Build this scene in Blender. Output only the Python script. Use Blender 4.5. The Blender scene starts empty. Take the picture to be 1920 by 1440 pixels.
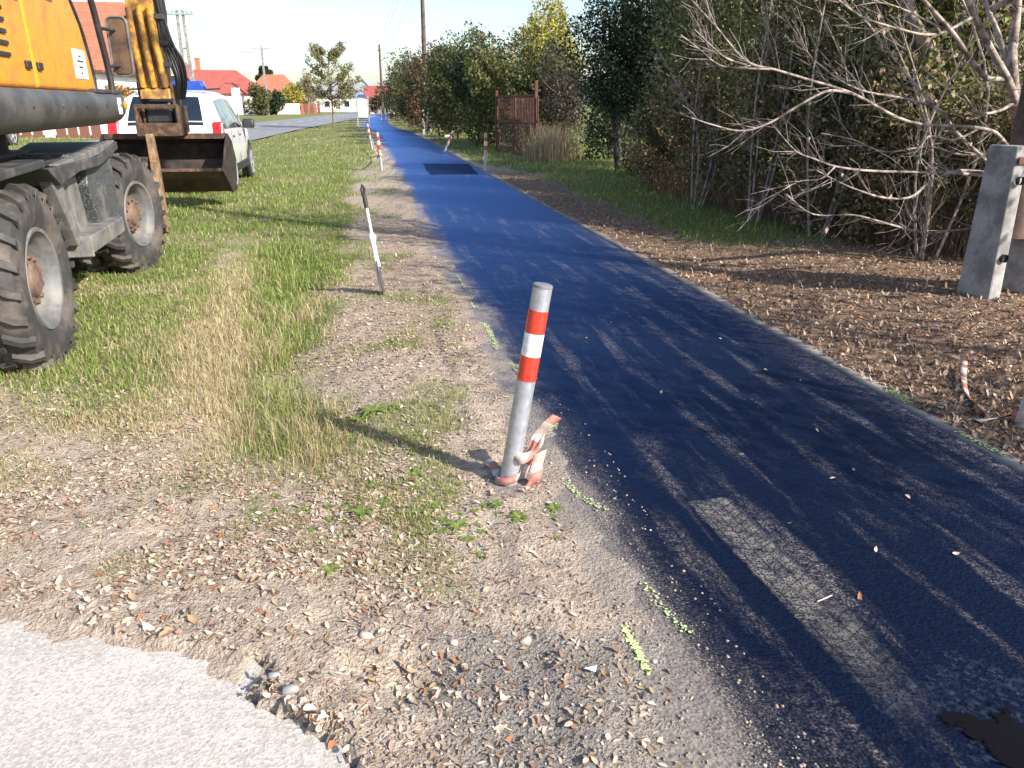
import bpy, bmesh, math, random
import numpy as np
from mathutils import Vector, Matrix
R = math.radians
rnd = random.Random(7)
rng = np.random.default_rng(11)
scene = bpy.context.scene
C = scene.collection
# ---------------------------------------------------------------- camera
CAM_H, PITCH, F = 1.5, R(20.03), 1440.0
cam = bpy.data.cameras.new('camera'); cam.sensor_width = 36; cam.lens = 27
cam.clip_start = 0.05; cam.clip_end = 6000
camo = bpy.data.objects.new('camera', cam); C.objects.link(camo)
camo.location = (0, 0, CAM_H); camo.rotation_euler = (R(90) - PITCH, 0, 0)
scene.camera = camo
# ---------------------------------------------------------------- sky, sun, exposure
SUN_EL, SUN_AZ = R(32), math.atan2(1.09, -0.75)      # azimuth measured from +Y towards +X
w = bpy.data.worlds.new('World'); scene.world = w; w.use_nodes = True
wn = w.node_tree.nodes; wl = w.node_tree.links
bg = wn['Background']; sky = wn.new('ShaderNodeTexSky')
sky.sky_type = 'NISHITA'; sky.sun_disc = False
sky.sun_elevation = SUN_EL; sky.sun_rotation = SUN_AZ
sky.altitude = 100; sky.air_density = 1.0; sky.dust_density = 1.6; sky.ozone_density = 1.5
wl.new(sky.outputs[0], bg.inputs[0]); bg.inputs[1].default_value = 0.13
sun = bpy.data.lights.new('sun', 'SUN'); sun.energy = 4.6; sun.angle = R(0.53); sun.color = (1, 0.93, 0.83)
suno = bpy.data.objects.new('sun', sun); C.objects.link(suno)
sd = Vector((math.sin(SUN_AZ)*math.cos(SUN_EL), math.cos(SUN_AZ)*math.cos(SUN_EL), math.sin(SUN_EL)))
suno.rotation_euler = sd.to_track_quat('Z', 'Y').to_euler(); suno.location = (8, -8, 12)
scene.view_settings.view_transform = 'Standard'; scene.view_settings.look = 'None'
scene.view_settings.gamma = 1; scene.view_settings.use_curve_mapping = False
scene.view_settings.exposure = 1.0
# ---------------------------------------------------------------- helpers
CP, SP = math.cos(PITCH), math.sin(PITCH)
def ray(px, py):
    u, v = (px-960)/F, (py-720)/F
    return Vector((u, CP - v*SP, -SP - v*CP))
def G(px, py, z=0.0):                       # the ground point seen at a pixel
    d = ray(px, py); k = (z-CAM_H)/d.z
    return Vector((d.x*k, d.y*k, z))
def PY(px, py, y):                          # the point at a known distance y
    d = ray(px, py); k = y/d.y
    return Vector((d.x*k, y, CAM_H + d.z*k))
def sm(a, b, x):
    t = np.clip((np.asarray(x, float)-a)/(b-a), 0, 1); return t*t*(3-2*t)
_tab = rng.random((256, 256))
def vnoise(x, y):
    x = np.asarray(x, float); y = np.asarray(y, float)
    xi = np.floor(x).astype(int); yi = np.floor(y).astype(int)
    fx = x-xi; fy = y-yi; fx = fx*fx*(3-2*fx); fy = fy*fy*(3-2*fy)
    a = _tab[xi % 256, yi % 256]; b = _tab[(xi+1) % 256, yi % 256]
    c = _tab[xi % 256, (yi+1) % 256]; d = _tab[(xi+1) % 256, (yi+1) % 256]
    return (a*(1-fx)+b*fx)*(1-fy)+(c*(1-fx)+d*fx)*fy
def fbm(x, y, o=3):
    s = 0; a = .5; n = 0
    for i in range(o):
        s = s+a*vnoise(x*2**i+17.3*i, y*2**i+5.1*i); n += a; a *= .5
    return s/n
def tag(o, label=None, cat=None, group=None, kind=None):
    if label: o['label'] = label
    if cat: o['category'] = cat
    if group: o['group'] = group
    if kind: o['kind'] = kind
    return o
def link(name, me, parent=None):
    o = bpy.data.objects.new(name, me); C.objects.link(o)
    if parent is not None: o.parent = parent
    return o
def empty(name, loc=(0, 0, 0), rz=0.0, rot=None):
    o = bpy.data.objects.new(name, None); C.objects.link(o); o.empty_display_size = .2
    o.location = loc; o.rotation_euler = rot if rot else (0, 0, rz)
    return o
def mesh_np(name, V, Fc, mats, parent=None, col=None, smooth=False, fmat=None, attr='Col'):
    V = np.asarray(V, np.float32).reshape(-1, 3); Fc = np.asarray(Fc, np.int32); n = Fc.shape[1]
    me = bpy.data.meshes.new(name)
    me.vertices.add(len(V)); me.vertices.foreach_set('co', V.ravel())
    me.loops.add(Fc.size); me.loops.foreach_set('vertex_index', Fc.ravel())
    me.polygons.add(len(Fc)); me.polygons.foreach_set('loop_start', np.arange(0, Fc.size, n, dtype=np.int32))
    me.polygons.foreach_set('loop_total', np.full(len(Fc), n, np.int32))
    if smooth: me.polygons.foreach_set('use_smooth', np.ones(len(Fc), bool))
    if fmat is not None: me.polygons.foreach_set('material_index', np.asarray(fmat, np.int32))
    me.update(calc_edges=True); me.validate()
    if col is not None:
        ca = me.color_attributes.new(attr, 'FLOAT_COLOR', 'POINT')
        c4 = np.ones((len(V), 4), np.float32); c4[:, :3] = col; ca.data.foreach_set('color', c4.ravel())
    for m in (mats if isinstance(mats, (list, tuple)) else [mats]): me.materials.append(m)
    return link(name, me, parent)
class MB:
    def __init__(s): s.v = []; s.f = []; s.m = []; s.cur = 0
    def add(s, vs, fs):
        b = len(s.v); s.v += [tuple(p) for p in vs]
        for f in fs: s.f.append([b+i for i in f]); s.m.append(s.cur)
        return s
    def box(s, c, d, rot=None, taper=1.0):
        x, y, z = d[0]/2, d[1]/2, d[2]/2; t = taper
        vs = [Vector(p) for p in ((-x, -y, -z), (x, -y, -z), (x, y, -z), (-x, y, -z), (-x*t, -y*t, z), (x*t, -y*t, z), (x*t, y*t, z), (-x*t, y*t, z))]
        if rot is not None: vs = [rot @ p for p in vs]
        vs = [p+Vector(c) for p in vs]
        return s.add(vs, [(0, 3, 2, 1), (4, 5, 6, 7), (0, 1, 5, 4), (1, 2, 6, 5), (2, 3, 7, 6), (3, 0, 4, 7)])
    def bar(s, a, b, wd, hd, up=(0, 0, 1)):
        a = Vector(a); b = Vector(b); d = (b-a); L = d.length; d.normalize()
        u = Vector(up); sx = d.cross(u)
        if sx.length < 1e-4: sx = d.cross(Vector((1, 0, 0)))
        sx.normalize(); uz = sx.cross(d)
        M = Matrix((sx, d, uz)).transposed()
        return s.box((a+b)/2, (wd, L, hd), M)
    def tube(s, P, r, n=8, cap=True, flat=None):
        P = [Vector(p) for p in P]; k = len(P)
        if not isinstance(r, (list, tuple)): r = [r]*k
        vs = []; fs = []; prev = None
        for i in range(k):
            t = (P[min(i+1, k-1)]-P[max(i-1, 0)]).normalized()
            if prev is None:
                a = t.orthogonal().normalized()
            else:
                a = prev-t*prev.dot(t)
                a = a.normalized() if a.length > 1e-5 else t.orthogonal().normalized()
            prev = a; b = t.cross(a)
            for j in range(n):
                q = 2*math.pi*j/n; vs.append(P[i]+(a*math.cos(q)+b*math.sin(q))*r[i])
        for i in range(k-1):
            for j in range(n):
                j2 = (j+1) % n; fs.append((i*n+j, i*n+j2, (i+1)*n+j2, (i+1)*n+j))
        if cap: fs.append(tuple(reversed(range(n)))); fs.append(tuple((k-1)*n+j for j in range(n)))
        return s.add(vs, fs)
    def lathe(s, prof, axis='x', n=32, c=(0, 0, 0)):     # prof: (along, radius)
        vs = []; fs = []; k = len(prof)
        for i in range(n):
            q = 2*math.pi*i/n; ca, sa = math.cos(q), math.sin(q)
            for (a, r) in prof:
                p = (a, r*ca, r*sa) if axis == 'x' else ((r*ca, a, r*sa) if axis == 'y' else (r*ca, r*sa, a))
                vs.append((p[0]+c[0], p[1]+c[1], p[2]+c[2]))
        for i in range(n):
            i2 = (i+1) % n
            for j in range(k-1): fs.append((i*k+j, i*k+j+1, i2*k+j+1, i2*k+j))
        return s.add(vs, fs)
    def prism(s, prof, x0, x1):                          # (y,z) outline run along x
        n = len(prof); vs = [(x0, p[0], p[1]) for p in prof]+[(x1, p[0], p[1]) for p in prof]
        fs = [tuple(range(n)), tuple(reversed(range(n, 2*n)))]
        for i in range(n):
            j = (i+1) % n; fs.append((i, i+n, j+n, j))
        return s.add(vs, fs)
    def build(s, name, mats, parent=None, smooth=None, bevel=0, seg=2):
        me = bpy.data.meshes.new(name); me.from_pydata(s.v, [], s.f); me.update()
        for m in (mats if isinstance(mats, (list, tuple)) else [mats]): me.materials.append(m)
        me.polygons.foreach_set('material_index', s.m)
        bm = bmesh.new(); bm.from_mesh(me); bmesh.ops.recalc_face_normals(bm, faces=bm.faces); bm.to_mesh(me); bm.free()
        if smooth is not None:
            me.polygons.foreach_set('use_smooth', [True]*len(me.polygons)); me.set_sharp_from_angle(angle=R(smooth))
        o = link(name, me, parent)
        if bevel:
            b = o.modifiers.new('bevel', 'BEVEL'); b.width = bevel; b.segments = seg; b.limit_method = 'ANGLE'; b.angle_limit = R(40)
        return o
def spline(P, n=6):
    P = [Vector(p) for p in P]; out = []
    for i in range(len(P)-1):
        p0, p1, p2, p3 = P[max(i-1, 0)], P[i], P[i+1], P[min(i+2, len(P)-1)]
        for k in range(n):
            t = k/n
            out.append(.5*((2*p1)+(p2-p0)*t+(2*p0-5*p1+4*p2-p3)*t*t+(3*p1-p0-3*p2+p3)*t**3))
    out.append(P[-1]); return out
def copy_tree(o, parent=None):
    c = o.copy(); C.objects.link(c)
    if parent is not None: c.parent = parent
    for ch in list(o.children): copy_tree(ch, c)
    return c
# ---------------------------------------------------------------- materials
def nmat(name):
    m = bpy.data.materials.new(name); m.use_nodes = True
    nt = m.node_tree; return m, nt, nt.nodes, nt.links, nt.nodes['Principled BSDF']
def val(nt, op, a, b=None, clamp=False):
    n = nt.nodes.new('ShaderNodeMath'); n.operation = op; n.use_clamp = clamp
    for i, q in enumerate((a, b)):
        if q is None: continue
        if isinstance(q, (int, float)): n.inputs[i].default_value = q
        else: nt.links.new(q, n.inputs[i])
    return n.outputs[0]
def mixc(nt, f, a, b):
    n = nt.nodes.new('ShaderNodeMix'); n.data_type = 'RGBA'
    for i, q in ((0, f), (6, a), (7, b)):
        if isinstance(q, (int, float)): n.inputs[i].default_value = q
        elif isinstance(q, tuple): n.inputs[i].default_value = (*q[:3], 1)
        else: nt.links.new(q, n.inputs[i])
    return n.outputs[2]
def noise(nt, vec, scale, detail=3, rough=.55):
    n = nt.nodes.new('ShaderNodeTexNoise'); n.inputs['Scale'].default_value = scale
    n.inputs['Detail'].default_value = detail; n.inputs['Roughness'].default_value = rough
    if vec is not None: nt.links.new(vec, n.inputs['Vector'])
    return n.outputs[0]
def ramp(nt, f, a, b):
    n = nt.nodes.new('ShaderNodeMapRange'); n.interpolation_type = 'SMOOTHSTEP'
    n.inputs[1].default_value = a; n.inputs[2].default_value = b; nt.links.new(f, n.inputs[0]); return n.outputs[0]
def objco(nt): return nt.nodes.new('ShaderNodeTexCoord').outputs['Object']
def bump(nt, h, bs, strength=.4, dist=.01):
    b = nt.nodes.new('ShaderNodeBump'); b.inputs['Strength'].default_value = strength; b.inputs['Distance'].default_value = dist
    nt.links.new(h, b.inputs['Height']); nt.links.new(b.outputs[0], bs.inputs['Normal'])
def mat(name, c, rough=.6, metal=0.0, dirt=None, amount=.4, scale=6, fine=60, bmp=.15, coat=0, edge=None):
    m, nt, N, L, bs = nmat(name); co = objco(nt)
    n1 = noise(nt, co, scale, 5, .65); n2 = noise(nt, co, fine, 3)
    c0 = mixc(nt, ramp(nt, n2, .3, .7), tuple(q*.86 for q in c), tuple(min(1, q*1.1) for q in c))
    if dirt is not None: c0 = mixc(nt, ramp(nt, n1, .62-amount*.5, .95-amount*.6), c0, dirt)
    L.new(c0, bs.inputs['Base Color'])
    r = val(nt, 'ADD', val(nt, 'MULTIPLY', n1, .3), rough-.15, True); L.new(r, bs.inputs['Roughness'])
    bs.inputs['Metallic'].default_value = metal; bs.inputs['Coat Weight'].default_value = coat
    if bmp: bump(nt, val(nt, 'ADD', n2, n1), bs, bmp, .006)
    return m
def leafmat(name, trans=.35, rough=.55, spec=.3):
    m, nt, N, L, bs = nmat(name)
    a = N.new('ShaderNodeAttribute'); a.attribute_name = 'Col'
    L.new(a.outputs['Color'], bs.inputs['Base Color']); bs.inputs['Roughness'].default_value = rough
    bs.inputs['Specular IOR Level'].default_value = spec
    t = N.new('ShaderNodeBsdfTranslucent'); L.new(a.outputs['Color'], t.inputs[0])
    mx = N.new('ShaderNodeMixShader'); mx.inputs[0].default_value = trans
    L.new(bs.outputs[0], mx.inputs[1]); L.new(t.outputs[0], mx.inputs[2]); L.new(mx.outputs[0], N['Material Output'].inputs[0])
    return m
M = {}
M['leaf'] = leafmat('foliage'); M['grass'] = leafmat('grass_blades', .3, .6, .2); M['litter'] = leafmat('dry_leaf', .15, .8, .15)
M['bark'] = mat('bark', (.20, .155, .12), .85, dirt=(.08, .065, .05), amount=.45, scale=9, fine=90, bmp=.5)
M['pale_bark'] = mat('pale_bark', (.40, .34, .30), .8, dirt=(.11, .085, .07), amount=.5, scale=12, fine=80, bmp=.4)
M['dark_bark'] = mat('dark_bark', (.055, .042, .035), .9, dirt=(.03, .03, .02), amount=.4, bmp=.5)
M['wood_pole'] = mat('wood_pole', (.12, .075, .058), .85, dirt=(.06, .04, .035), amount=.5, scale=7, bmp=.4)
M['concrete'] = mat('concrete', (.34, .33, .325), .9, dirt=(.17, .16, .155), amount=.5, scale=4, fine=70, bmp=.35)
M['galv'] = mat('galvanised', (.47, .49, .52), .42, .55, dirt=(.34, .34, .35), amount=.35, scale=9, fine=40, bmp=.06)
M['cap'] = mat('cap_grey', (.2, .21, .23), .5, .2, dirt=(.12, .12, .12), bmp=.1)
M['red_band'] = mat('red_film', (.62, .045, .02), .3, dirt=(.4, .06, .04), amount=.2, scale=14, bmp=.05, coat=.3)
M['white_band'] = mat('white_film', (.78, .78, .77), .35, dirt=(.45, .44, .42), amount=.28, scale=18, bmp=.05)
M['tape_red'] = mat('tape_red', (.46, .09, .07), .75, dirt=(.36, .2, .16), amount=.55, scale=20)
M['tape_white'] = mat('tape_white', (.56, .49, .46), .75, dirt=(.36, .27, .23), amount=.5, scale=20)
M['yellow'] = mat('machine_yellow', (.70, .275, .02), .45, dirt=(.40, .18, .05), amount=.32, scale=5, fine=30, bmp=.08)
M['arm_yellow'] = mat('arm_yellow', (.6, .32, .045), .5, dirt=(.17, .085, .035), amount=.55, scale=6, fine=40, bmp=.15)
M['skirt'] = mat('skirt_dark', (.045, .045, .048), .5, dirt=(.10, .095, .09), amount=.5, scale=3, bmp=.1)
M['chassis'] = mat('chassis_grey', (.04, .042, .046), .55, dirt=(.12, .11, .10), amount=.36, scale=5, fine=50, bmp=.2)
M['step'] = mat('step_grey', (.13, .135, .14), .6, .2, dirt=(.24, .22, .2), amount=.5, scale=8, bmp=.2)
M['rim'] = mat('rim_grey', (.11, .115, .12), .6, .1, dirt=(.2, .185, .17), amount=.45, scale=7, bmp=.12)
M['hub'] = mat('rusty_hub', (.10, .062, .045), .8, dirt=(.19, .125, .09), amount=.5, scale=10, bmp=.3)
M['tyre'] = mat('tyre', (.035, .034, .034), .75, dirt=(.13, .108, .09), amount=.40, scale=4, fine=30, bmp=.25)
M['rust'] = mat('rust', (.055, .032, .024), .75, dirt=(.16, .085, .045), amount=.42, scale=13, bmp=.3)
M['bucket'] = mat('bucket_steel', (.032, .027, .025), .6, .3, dirt=(.08, .055, .045), amount=.45, scale=5, bmp=.25)
M['tan_steel'] = mat('worn_tan', (.33, .21, .11), .7, dirt=(.10, .06, .04), amount=.5, scale=8, bmp=.2)
M['hose'] = mat('hose', (.02, .02, .022), .45, bmp=.05)
M['chrome'] = mat('chrome', (.6, .6, .6), .2, 1, bmp=0)
M['mirror'] = mat('mirror_back', (.07, .05, .045), .35, dirt=(.16, .1, .06), amount=.5, scale=6, bmp=.05)
M['black'] = mat('black_plastic', (.022, .022, .024), .5, dirt=(.06, .06, .06), amount=.3, bmp=.08)
M['white_plain'] = mat('white_print', (.76, .76, .74), .5, bmp=0)
M['ink'] = mat('ink', (.06, .06, .07), .6, bmp=0)
M['orange_lamp'] = mat('orange_lamp', (.75, .26, .02), .3, bmp=0)
M['car_white'] = mat('car_white', (.78, .78, .78), .25, coat=.6, bmp=0, dirt=(.6, .59, .56), amount=.2, scale=3)
M['car_dark'] = mat('car_dark', (.03, .035, .045), .25, coat=.6, bmp=0)
m, nt, N, L, bs = nmat('car_glass'); bs.inputs['Base Color'].default_value = (.012, .018, .03, 1); bs.inputs['Roughness'].default_value = .06; bs.inputs['Coat Weight'].default_value = .5; M['glass'] = m
M['tail_red'] = mat('tail_red', (.5, .02, .025), .2, coat=.5, bmp=0)
M['blue_lens'] = mat('blue_lens', (.02, .06, .3), .2, coat=.5, bmp=0)
M['plaster'] = mat('plaster', (.74, .71, .66), .9, dirt=(.6, .57, .52), amount=.3, scale=2, bmp=.1)
M['cream'] = mat('cream', (.68, .6, .46), .9, dirt=(.55, .48, .37), amount=.3, scale=2, bmp=.1)
M['roof_red'] = mat('roof_red', (.34, .085, .07), .75, dirt=(.24, .075, .06), amount=.4, scale=3, bmp=.2)
M['roof_orange'] = mat('roof_orange', (.40, .15, .085), .8, dirt=(.28, .11, .07), amount=.4, scale=3, bmp=.2)
M['grey_gable'] = mat('grey_gable', (.25, .27, .28), .8, bmp=.1)
M['fence_red'] = mat('fence_red', (.2, .085, .065), .8, bmp=.1)
M['iron'] = mat('rusty_iron', (.13, .045, .03), .85, dirt=(.07, .035, .025), amount=.5, scale=7, bmp=.3)
M['sign_blue'] = mat('sign_blue', (.05, .13, .4), .4, bmp=0)
M['sign_pale'] = mat('sign_pale', (.62, .68, .74), .4, bmp=0)
M['wire'] = mat('wire', (.16, .16, .17), .5, .6, bmp=0)
M['spray'] = mat('spray_lime', (.5, .66, .26), .8, dirt=(.45, .5, .3), amount=.4, scale=40, fine=200, bmp=.2)
M['stone'] = mat('stone', (.5, .44, .38), .85, dirt=(.36, .3, .25), amount=.4, scale=20, fine=150, bmp=.3)
M['white_shaft'] = mat('white_shaft', (.72, .76, .78), .35, dirt=(.5, .52, .53), amount=.25, bmp=.05)
M['spade_steel'] = mat('spade_steel', (.16, .18, .2), .4, .5, dirt=(.13, .1, .08), amount=.4, bmp=.1)

def tiled(name, c1, c2, c3, sx=4.2):
    m, nt, N, L, bs = nmat(name); co = objco(nt); b = N.new('ShaderNodeTexBrick'); L.new(co, b.inputs['Vector']); b.inputs['Scale'].default_value = sx
    b.inputs['Color1'].default_value = (*c1, 1); b.inputs['Color2'].default_value = (*c2, 1); b.inputs['Mortar'].default_value = (*c3, 1); b.inputs['Mortar Size'].default_value = .035; b.inputs['Brick Width'].default_value = .9; b.inputs['Row Height'].default_value = 1.1
    c = mixc(nt, val(nt, 'MULTIPLY', ramp(nt, noise(nt, co, 1.2, 4), .45, .8), .5), b.outputs['Color'], c3); L.new(c, bs.inputs['Base Color']); bs.inputs['Roughness'].default_value = .85; bump(nt, val(nt, 'MULTIPLY', b.outputs['Fac'], -1), bs, .5, .03); return m
M['roof_orange'] = tiled('tiled_orange', (.40, .15, .085), (.33, .12, .07), (.17, .075, .05)); M['roof_red'] = tiled('tiled_red', (.34, .085, .07), (.29, .075, .06), (.17, .05, .045), 3)
# ================================================================ the setting
PYS = np.array([-60, 0, 46, 52, 60, 81, 120, 200, 400.]); PXS = np.array([12.7, 1.745, -6.67, -8.2, -10.0, -13.4, -19.0, -31, -60.])
def pcx(y): return np.interp(y, PYS, PXS)
HW = 0.975
def dleft(x, y): return (pcx(y)-HW)-x
def dright(x, y): return x-(pcx(y)+HW)
def ditch_x(y): return -1.08-.275*(y-3.19)
def road_r(y): return np.interp(y, [-60, 35, 50, 92, 140, 400], [-1.8-0.0, -11.3, -13.2, -17.2, -22.5, -54.])
PAVE = [G(*p) for p in ((-420, 1095), (-150, 1120), (0, 1150), (70, 1165), (150, 1180), (240, 1215), (330, 1218), (410, 1238), (478, 1250), (505, 1272), (470, 1300), (462, 1320), (500, 1342), (552, 1358), (590, 1385), (640, 1412), (662, 1460), (700, 1600), (-420, 1600))]
PV = np.array([(p.x, p.y) for p in PAVE])
def in_poly(x, y, P):
    c = np.zeros(np.shape(x), bool); n = len(P)
    for i in range(n):
        x1, y1 = P[i]; x2, y2 = P[(i+1) % n]
        with np.errstate(divide='ignore', invalid='ignore'):
            k = ((y1 > y) != (y2 > y)) & (x < (x2-x1)*(y-y1)/(y2-y1+1e-12)+x1)
        c ^= k
    return c
PTX = PV[:9, 0]; PTY = PV[:9, 1]; HOL = G(790, 1275); BB = G(948, 908)
def gz(x, y):
    x = np.asarray(x, float); y = np.asarray(y, float)
    dl = dleft(x, y); dr = dright(x, y); out = np.maximum(dl, dr)
    near = sm(30, 12, np.hypot(x, y))
    z = .030*(fbm(x*.6+3, y*.6+8)-.5)*2*sm(.2, 1.4, out)*near
    z += (.014*(fbm(x*4, y*4)-.5)*2+.008*(fbm(x*14+9, y*14, 2)-.5)*2+.004*(vnoise(x*38, y*38)-.5)*2)*near
    z -= .10*np.exp(-((x-ditch_x(y))/.36)**2)*sm(2.7, 3.6, y)*sm(10, 7.5, y)
    z += .10*sm(.5, 2.2, dr)*sm(60, 20, y)
    rag = (fbm(x*5+40, y*5, 3)-.5)*.045*sm(60, 20, y)
    e = np.where(dl > dr, sm(-.5, .35, dl)*.06-.030, sm(-.06, .15, dr)*.05-.028)
    z = np.where(out < .35, np.minimum(z*sm(-.3, .35, out)+e+rag*np.where(dl > dr, 1, .3), .05), z+.02)
    z = np.where(out < -.45, -.05, z)
    z -= .045*np.exp(-(((x-HOL.x)/.16)**2+((y-HOL.y)/.10)**2))
    z -= .03*np.exp(-(((x-BB.x)**2+(y-BB.y)**2)/.10**2))
    pv = in_poly(x, y, PV); dt = np.interp(x, PTX, PTY)-y+(fbm(x*9+2, y*9, 4)-.5)*.34
    z = np.where(pv, np.where(x < PTX[-1], .0145-.045*sm(.02, .34, dt), -.03), z)
    rr = road_r(y); z = np.where((x < rr-.1) & (x > rr-6.9) & (y > -30), -.06, z)
    return z
def zones(x, y):
    x = np.asarray(x, float); y = np.asarray(y, float)
    dl = dleft(x, y); dr = dright(x, y); r = np.hypot(x, y)
    n1 = fbm(x*.9+50, y*.7+20); n2 = fbm(x*2.3+5, y*2.3+70); n3 = fbm(x*.35, y*.35+33)
    gl = sm(.55, 1.5, dl+(n2-.5)*.8)*sm(2.5, 4.3, y+(n1-.5)*2.4-.15*np.clip(-x-2, 0, 4))
    patch = .30+.70*sm(.34, .56, n1)
    patch = np.maximum(patch, .75*sm(.35, .9, ditch_x(y)-x)*sm(3.4, 4.4, y))
    gl = gl*(patch+(1-patch)*sm(6.5, 12, y))
    dx = (x-ditch_x(y))
    tall = np.exp(-(dx/.27)**2)*sm(2.75, 3.5, y)*sm(10.5, 8, y)*(.45+.55*sm(.3, .6, n2))
    strip0 = sm(1.75, 2.15, y)*sm(3.9, 3.0, y)*sm(.42, .66, fbm(x*3.1+77, y*3.1+13))*.42*sm(.35, .6, dl)
    strip = np.maximum(strip0, 0)+sm(0, .3, dl)*sm(1.6, .9, dl)*(.10+.45*sm(.42, .66, n2))*sm(2.2, 2.8, y)
    gr = sm(.6, 1.25, dr+(n2-.5)*.7)*sm(7.4, 9.2, y)*1.0+sm(0, .4, dr)*sm(17, 23, y)*.9
    gr = gr+sm(.5, 1.2, dr)*sm(.55, .7, n1)*.35
    grass = np.clip(np.where(dl > dr, np.maximum(np.maximum(gl, tall), strip), np.minimum(gr, 1)), 0, 1)
    far = sm(14, 22, r); grass = np.where((dl > .6) & (y > 12), np.maximum(grass, far*(.55+.45*sm(.3, .6, n3))), grass)
    dry = np.exp(-((dx+.42)/.26)**2)*sm(2.6, 3.4, y)*sm(9, 6.5, y)*.85+.65*sm(.52, .66, fbm(x*1.7+9, y*1.4+2))*sm(.6, 1, dl)*(.45+.55*sm(9, 5, y))+.5*sm(7.5, 3.5, y)*sm(1.2, .3, np.abs(dx+.3))*sm(.45, .62, n2)
    dry = np.clip(dry, 0, 1)
    lit = np.where(dl > dr, sm(1.3, .5, dl+(n2-.5)*.7)*sm(3.6, 5, y)*sm(17, 12, y)*.9, sm(-.02, .15, dr)*sm(21, 16, y)*(1-.75*np.clip(gr, 0, 1)))
    lit = np.clip(lit, 0, 1)
    dg = sm(2.05, 1.82, y+(n2-.5)*.3)*sm(-.75, -.45, x)*sm(.25, -.05, dl-.6)
    grv = np.clip(np.maximum(dg, sm(.28, .02, dl+(n2-.5)*.35)*.75*(dl > dr)), 0, 1)
    return grass, lit, grv, dry, tall
def axis(fine, lo, hi, step, far, g=1.13):
    a = list(np.arange(lo, hi, step)); s = step
    while a[-1] < far[1]: s *= g; a.append(a[-1]+s)
    s = step; b = [lo]
    while b[-1] > far[0]: s *= g; b.append(b[-1]-s)
    return np.array(sorted(set(b[1:]+a)))
gx = axis(0, -4.2, 4.6, .03, (-1800, 1800)); gy = axis(0, 1.25, 8.5, .03, (-300, 3000))
X, Y = np.meshgrid(gx, gy); Z = gz(X, Y)
gr_, li_, gv_, dr_, ta_ = zones(X, Y)
nx, ny = len(gx), len(gy)
idx = np.arange(nx*ny).reshape(ny, nx)
quads = np.stack([idx[:-1, :-1], idx[:-1, 1:], idx[1:, 1:], idx[1:, :-1]], -1).reshape(-1, 4)
# ground material: soil, turf, leaf mould and grit by zone
m, nt, N, L, bs = nmat('ground'); co = objco(nt)
at = N.new('ShaderNodeAttribute'); at.attribute_name = 'zone'; sp = N.new('ShaderNodeSeparateColor'); L.new(at.outputs['Color'], sp.inputs[0])
a2 = N.new('ShaderNodeAttribute'); a2.attribute_name = 'dry'
nA = noise(nt, co, 2.2, 5); nB = noise(nt, co, 22, 4, .65); nC = noise(nt, co, 140, 3, .6); nD = noise(nt, co, 7, 4)
soil = mixc(nt, ramp(nt, nB, .3, .72), (.27, .21, .165), (.45, .375, .30))
soil = mixc(nt, ramp(nt, nC, .5, .78), soil, (.5, .43, .35)); soil = mixc(nt, val(nt, 'MULTIPLY', ramp(nt, nC, .42, .2), .6), soil, (.13, .10, .08))
turf = mixc(nt, ramp(nt, nB, .3, .7), (.085, .095, .03), (.21, .235, .08)); turf = mixc(nt, ramp(nt, nD, .45, .75), turf, (.24, .21, .1))
straw = mixc(nt, ramp(nt, nB, .3, .7), (.25, .2, .12), (.46, .39, .26))
turf = mixc(nt, a2.outputs['Fac'], turf, straw)
mould = mixc(nt, ramp(nt, nB, .32, .68), (.10, .07, .05), (.28, .19, .13)); mould = mixc(nt, ramp(nt, nC, .55, .75), mould, (.36, .26, .18))
grit = mixc(nt, ramp(nt, nC, .3, .7), (.15, .132, .118), (.31, .275, .245))
def zz(o): return ramp(nt, val(nt, 'ADD', o, val(nt, 'MULTIPLY', val(nt, 'SUBTRACT', nB, .5), .7)), .25, .75)
c = mixc(nt, zz(sp.outputs[0]), soil, turf); c = mixc(nt, zz(sp.outputs[1]), c, mould); c = mixc(nt, zz(sp.outputs[2]), c, grit)
L.new(c, bs.inputs['Base Color']); bs.inputs['Roughness'].default_value = .95; bs.inputs['Specular IOR Level'].default_value = .15
vo = N.new('ShaderNodeTexVoronoi'); vo.inputs['Scale'].default_value = 70; L.new(co, vo.inputs['Vector'])
bump(nt, val(nt, 'ADD', val(nt, 'ADD', nB, nC), val(nt, 'MULTIPLY', vo.outputs['Distance'], .6)), bs, .8, .012)
M['ground'] = m
go = mesh_np('ground', np.stack([X, Y, Z], -1), quads, m, col=np.stack([gr_, li_*np.where(X < pcx(Y), .45, 1), gv_*.8], -1).reshape(-1, 3), smooth=True, attr='zone')
fa = go.data.attributes.new('dry', 'FLOAT', 'POINT'); fa.data.foreach_set('value', dr_.ravel().astype(np.float32))
tag(go, kind='structure')
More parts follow.
